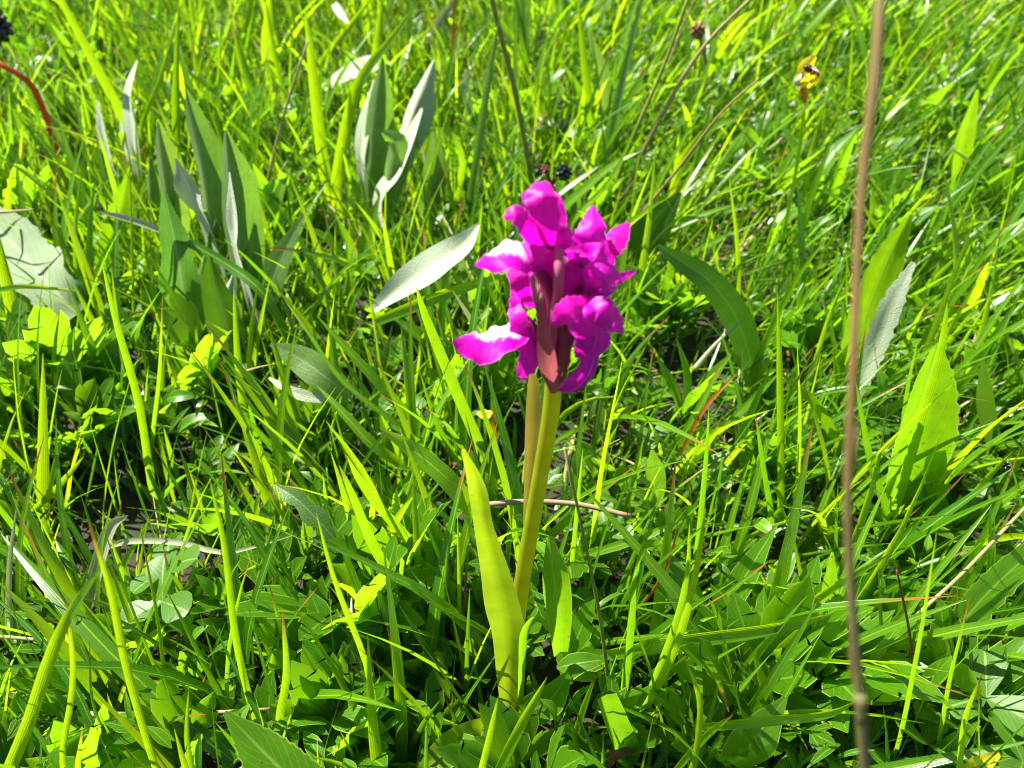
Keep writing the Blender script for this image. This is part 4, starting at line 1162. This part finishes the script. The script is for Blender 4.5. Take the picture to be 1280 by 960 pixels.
scatter(30, low_left, .016, lambda x, y, i: clover(x, y, rnd.uniform(.006, .010), rnd.choice((1, 2, 3)), 'little clover with round leaflets ' + whereabouts(x, y), 700 + i))

def grass_tuft(x, y, i):
    r = random.Random(900 + i)
    z = ground_z(x, y)
    key = r.choice(('green', 'lime', 'fresh', 'fresh', 'deep'))
    n = r.choice((3, 4, 5))
    word = {'green': 'green', 'lime': 'yellow-green', 'fresh': 'bright green', 'deep': 'deep green'}[key]
    o = empty('grass_tuft', (x, y, z))
    px, py, k = project((x, y, .03))
    lean = 1.25 if px > 720 else 1.75                      # mean lean direction: the right half leans over to +X
    tot = 0
    for q in range(n):
        h = r.uniform(.040, .085)
        yaw = (0.15 if px > 700 else 2.0) + r.gauss(0, 1.1)
        tl = abs(r.gauss(.30 if px > 700 else .15, .2))
        R = Matrix.Rotation(yaw - math.pi / 2, 4, 'Z') @ Matrix.Rotation(-tl, 4, 'X') @ Matrix.Rotation(r.uniform(-1.2, 1.2), 4, 'Z')
        top = Vector((x, y, z)) + (R @ Vector((0, .3, .9))) * h
        mid = Vector((x, y, z)) + (R @ Vector((0, .1, .5))) * h
        if blocked(top) or blocked(mid): continue
        b = link('blade', r.choice(ME_BLADE[key]), o)
        b.matrix_local = Matrix.Translation((r.uniform(-.003, .003), r.uniform(-.003, .003), -.001)) @ R @ Matrix.Scale(h, 4)
        tot += 1
    if not tot:
        bpy.data.objects.remove(o); return
    tag(o, '%s tuft of %s grass %s' % ('dense' if tot > 4 else 'thin' if tot < 4 else 'small', word, whereabouts(x, y)), 'grass tuft', 'grass tufts')
scatter(240, lambda px, py: .9 if px > 640 or py < 420 else .5, .009, grass_tuft)

# ------------------------------------------------------------------ the sward between them, which nobody could count
def sward(name, n, xr, yr, hr, wr, tints, mat, flat=0.0, dens=None, tipp=.12, seg=6):
    B = []
    need = n
    x = rng.uniform(xr[0], xr[1], n * 3); y = rng.uniform(yr[0], yr[1], n * 3)
    keep = np.abs(x) < .20 + .85 * np.maximum(y, 0)
    if dens is not None: keep &= rng.random(n * 3) < dens(x, y)
    x, y = x[keep][:n], y[keep][:n]
    n = len(x)
    h = rng.uniform(hr[0], hr[1], n) * (0.75 + .5 * rng.random(n))
    wd = rng.uniform(wr[0], wr[1], n)
    # lean: to +X on one side, mixed on the other
    mean = np.where(x > .01, .10, 2.0)
    yaw = mean + rng.normal(0, 1.25, n)
    tilt = np.abs(rng.normal(np.where(x > .01, .38, .20), .24, n)) + flat
    curl = rng.uniform(0, .7, n)
    clump = .5 + .5 * np.sin(x * 53 + 1) * np.sin(y * 47 + 2)
    h = h * (.72 + .5 * clump)
    # keep the view to the main things open
    topx = x + np.cos(yaw) * np.sin(tilt) * h; topy = y + np.sin(yaw) * np.sin(tilt) * h; topz = h * np.cos(tilt)
    ok = np.ones(n, bool); low = np.zeros(n, bool)
    for fr in (.55, .8, 1.0):
        tx, ty, tz = x + (topx - x) * fr, y + (topy - y) * fr, topz * fr
        dx, dy, dz = tx, ty, tz - CAM_H
        k = dy * FWD.y + dz * FWD.z
        px = 640 + FPX * dx / k; py = 480 - FPX * (dy * UPV.y + dz * UPV.z) / k
        ok &= ~((k < .135) & (px > -60) & (px < 1340) & (py > -60) & (py < 1020))
        for q, (x0, y0, x1, y1, d) in enumerate(KEEP):
            low |= (px > x0) & (px < x1) & (py > y0) & (py < y1) & (k < d) & (k > 0) & (rng.random(n) < (.5 if d > .3 else .75))
    h = np.where(low, h * .42, h)
    k0 = y * FWD.y + (.01 - CAM_H) * FWD.z
    px = 640 + FPX * x / k0; py = 480 - FPX * (y * UPV.y + (.01 - CAM_H) * UPV.z) / k0
    for a, b, c, d in HOLLOWS:
        ok &= ~((((px - a) / c) ** 2 + ((py - b) / d) ** 2 < 1) & (rng.random(n) < .45))
    x, y, h, wd, yaw, tilt, curl, clump = (a[ok] for a in (x, y, h, wd, yaw, tilt, curl, clump))
    n = len(x)
    z = np.array([ground_z(a, b) for a, b in zip(x, y)])
    face = rng.uniform(0, 2 * np.pi, n)
    tw = rng.normal(0, .7, n)
    ts = np.linspace(0, 1, seg + 1)
    wp = np.interp(ts, BLADE_T, BLADE_W)
    V = np.empty((n, seg + 1, 3, 3)); UV = np.empty((n, seg + 1, 3, 2)); TT = np.empty((n, seg + 1, 3, 4))
    ang = tilt[:, None] + curl[:, None] * ts[None, :] * 1.3
    st_ = h[:, None] / seg
    ds = np.sin(ang) * st_; dz = np.cos(ang) * st_
    s = np.concatenate([np.zeros((n, 1)), np.cumsum(ds[:, 1:], 1)], 1)
    zz = np.concatenate([np.zeros((n, 1)), np.cumsum(dz[:, 1:], 1)], 1)
    cx = x[:, None] + np.cos(yaw)[:, None] * s
    cyy = y[:, None] + np.sin(yaw)[:, None] * s
    cz = z[:, None] - .001 + zz
    fa = face[:, None] + tw[:, None] * ts[None, :]
    sx, sy = np.cos(fa), np.sin(fa)
    col = np.array(tints)[rng.integers(0, len(tints), n)]
    col = col * (0.85 + .3 * rng.random((n, 1))) * np.array([1, 1, 1])
    col[:, 0] *= (.8 + .45 * rng.random(n))
    tip = (rng.random(n) < tipp).astype(float)
    for j, u in enumerate((-1, 0, 1)):
        hw = wd[:, None] * wp[None, :] / 2 * u
        V[:, :, j, 0] = cx + sx * hw + (-sy) * abs(u) * np.abs(hw) * .35
        V[:, :, j, 1] = cyy + sy * hw + sx * abs(u) * np.abs(hw) * .35
        V[:, :, j, 2] = cz
        UV[:, :, j, 0] = u * .5 + .5
        UV[:, :, j, 1] = ts[None, :]
        TT[:, :, j, :3] = col[:, None, :]
        TT[:, :, j, 3] = tip[:, None]
    nv = (seg + 1) * 3
    base = np.array([(i * 3 + j, i * 3 + j + 1, i * 3 + j + 4, i * 3 + j + 3) for i in range(seg) for j in range(2)])
    F = (base[None] + (np.arange(n) * nv)[:, None, None]).reshape(-1, 4)
    return mesh_np(name, V.reshape(-1, 3), F, UV.reshape(-1, 2), TT.reshape(-1, 4), mat)

def mesh_np(name, V, F, UV, TT, mat):
    me = bpy.data.meshes.new(name)
    k = F.shape[1]
    me.vertices.add(len(V)); me.vertices.foreach_set('co', V.astype(np.float32).ravel())
    me.loops.add(F.size); me.loops.foreach_set('vertex_index', F.astype(np.int32).ravel())
    me.polygons.add(len(F)); me.polygons.foreach_set('loop_start', np.arange(0, F.size, k, dtype=np.int32))
    me.update(calc_edges=True)
    finish(me, UV.astype(np.float32), TT.astype(np.float32), mat)
    me.validate()
    return tag(link(name, me), kind='stuff')

GT = [(.9, .95, 1), (1.1, 1.05, 1), (1.32, 1.2, 1), (.55, .72, 1), (.72, .85, 1.0), (.6, .62, .7)]
near = lambda x, y: np.clip(.48 + y * 2.2 + np.where(x > .02, .2, 0), .3, 1.0)
sward('grass', 27000, (-.75, .75), (-.05, .80), (.020, .060), (.0007, .0025), GT, M['grass'], dens=near)
sward('far_grass', 14000, (-1.9, 1.9), (.80, 2.2), (.040, .085), (.0016, .0040), GT, M['grass'], seg=4)
sward('dry_grass', 1500, (-.75, .75), (-.05, .85), (.025, .065), (.0006, .0016), [(1, 1, 1), (.9, .85, .8), (1.1, 1.1, 1.1)], M['straw'], flat=.6, tipp=.3)
sward('turf', 17000, (-.75, .75), (-.05, .85), (.010, .028), (.0010, .0022), GT, M['grass'], flat=.3, tipp=.05, seg=3)

def mat_of_leaves(name, n, tmpl, size, yr, mat, hz, tints, pitch=(.1, 1.2)):
    Vs, Fs, Us, Ts, k = [], [], [], [], 0
    arr = [(np.array([tuple(p) for p in g.v]), np.array(g.f), np.array(g.uv)) for g in tmpl]
    m = 0
    while m < n:
        y = rnd.uniform(*yr); x = rnd.uniform(-1, 1) * (.18 + .8 * max(0, y))
        s = rnd.uniform(*size)
        z = ground_z(x, y) + rnd.uniform(*hz)
        m += 1
        if blocked(Vector((x, y, z + s * .7))) or hollow(*project((x, y, .012))[:2]): continue
        R = np.array(orient(rnd.uniform(0, 6.28), rnd.uniform(*pitch), rnd.uniform(-.6, .6)).to_3x3()) * s
        v, f, uv = rnd.choice(arr)
        Vs.append(v @ R.T + np.array([x, y, z])); Fs.append(f + k); Us.append(uv)
        t = rnd.choice(tints); q = rnd.uniform(.8, 1.2)
        Ts.append(np.tile(np.array([[t[0] * q, t[1] * q, t[2], 0.0]]), (len(v), 1)))
        k += len(v)
    return mesh_np(name, np.concatenate(Vs), np.concatenate(Fs), np.concatenate(Us), np.concatenate(Ts), mat)
mat_of_leaves('undergrowth', 2200, T_LOBED, (.006, .013), (-.05, .9), M['lobed'], (.004, .026), GT)
mat_of_leaves('leaf_undergrowth', 8000, T_OVAL + T_LANCE, (.005, .013), (-.05, 1.1), M['broad'], (.002, .030), GT)
mat_of_leaves('dead_leaf_litter', 350, T_OVAL + T_LANCE, (.006, .014), (0, .8), M['dead'], (.0, .003), [(1, 1, 1), (.7, .7, .7), (1.6, 1.4, 1.2)], (-.1, .3))

# ------------------------------------------------------------------ labels that two things would share get their place among them
def settle_labels():
    by = {}
    for o in COL.objects:
        if o.parent is None and 'label' in o: by.setdefault(o['label'], []).append(o)
    ords = ['leftmost', 'second from left', 'third from left', 'fourth from left', 'fifth from left', 'sixth from left', 'seventh from left', 'eighth from left']
    for lab, os_ in by.items():
        n = len(os_)
        if n < 2 or n > 8: continue
        if n == 2:
            os_.sort(key=lambda o: o.location.y)
            ws = ['nearer one', 'farther one']
        elif n == 3:
            os_.sort(key=lambda o: o.location.y)
            ws = ['nearest one', 'middle one', 'farthest one']
        else:
            os_.sort(key=lambda o: project(o.location)[0])
            ws = ords
        for o, w_ in zip(os_, ws): o['label'] = lab + ', ' + w_
settle_labels()
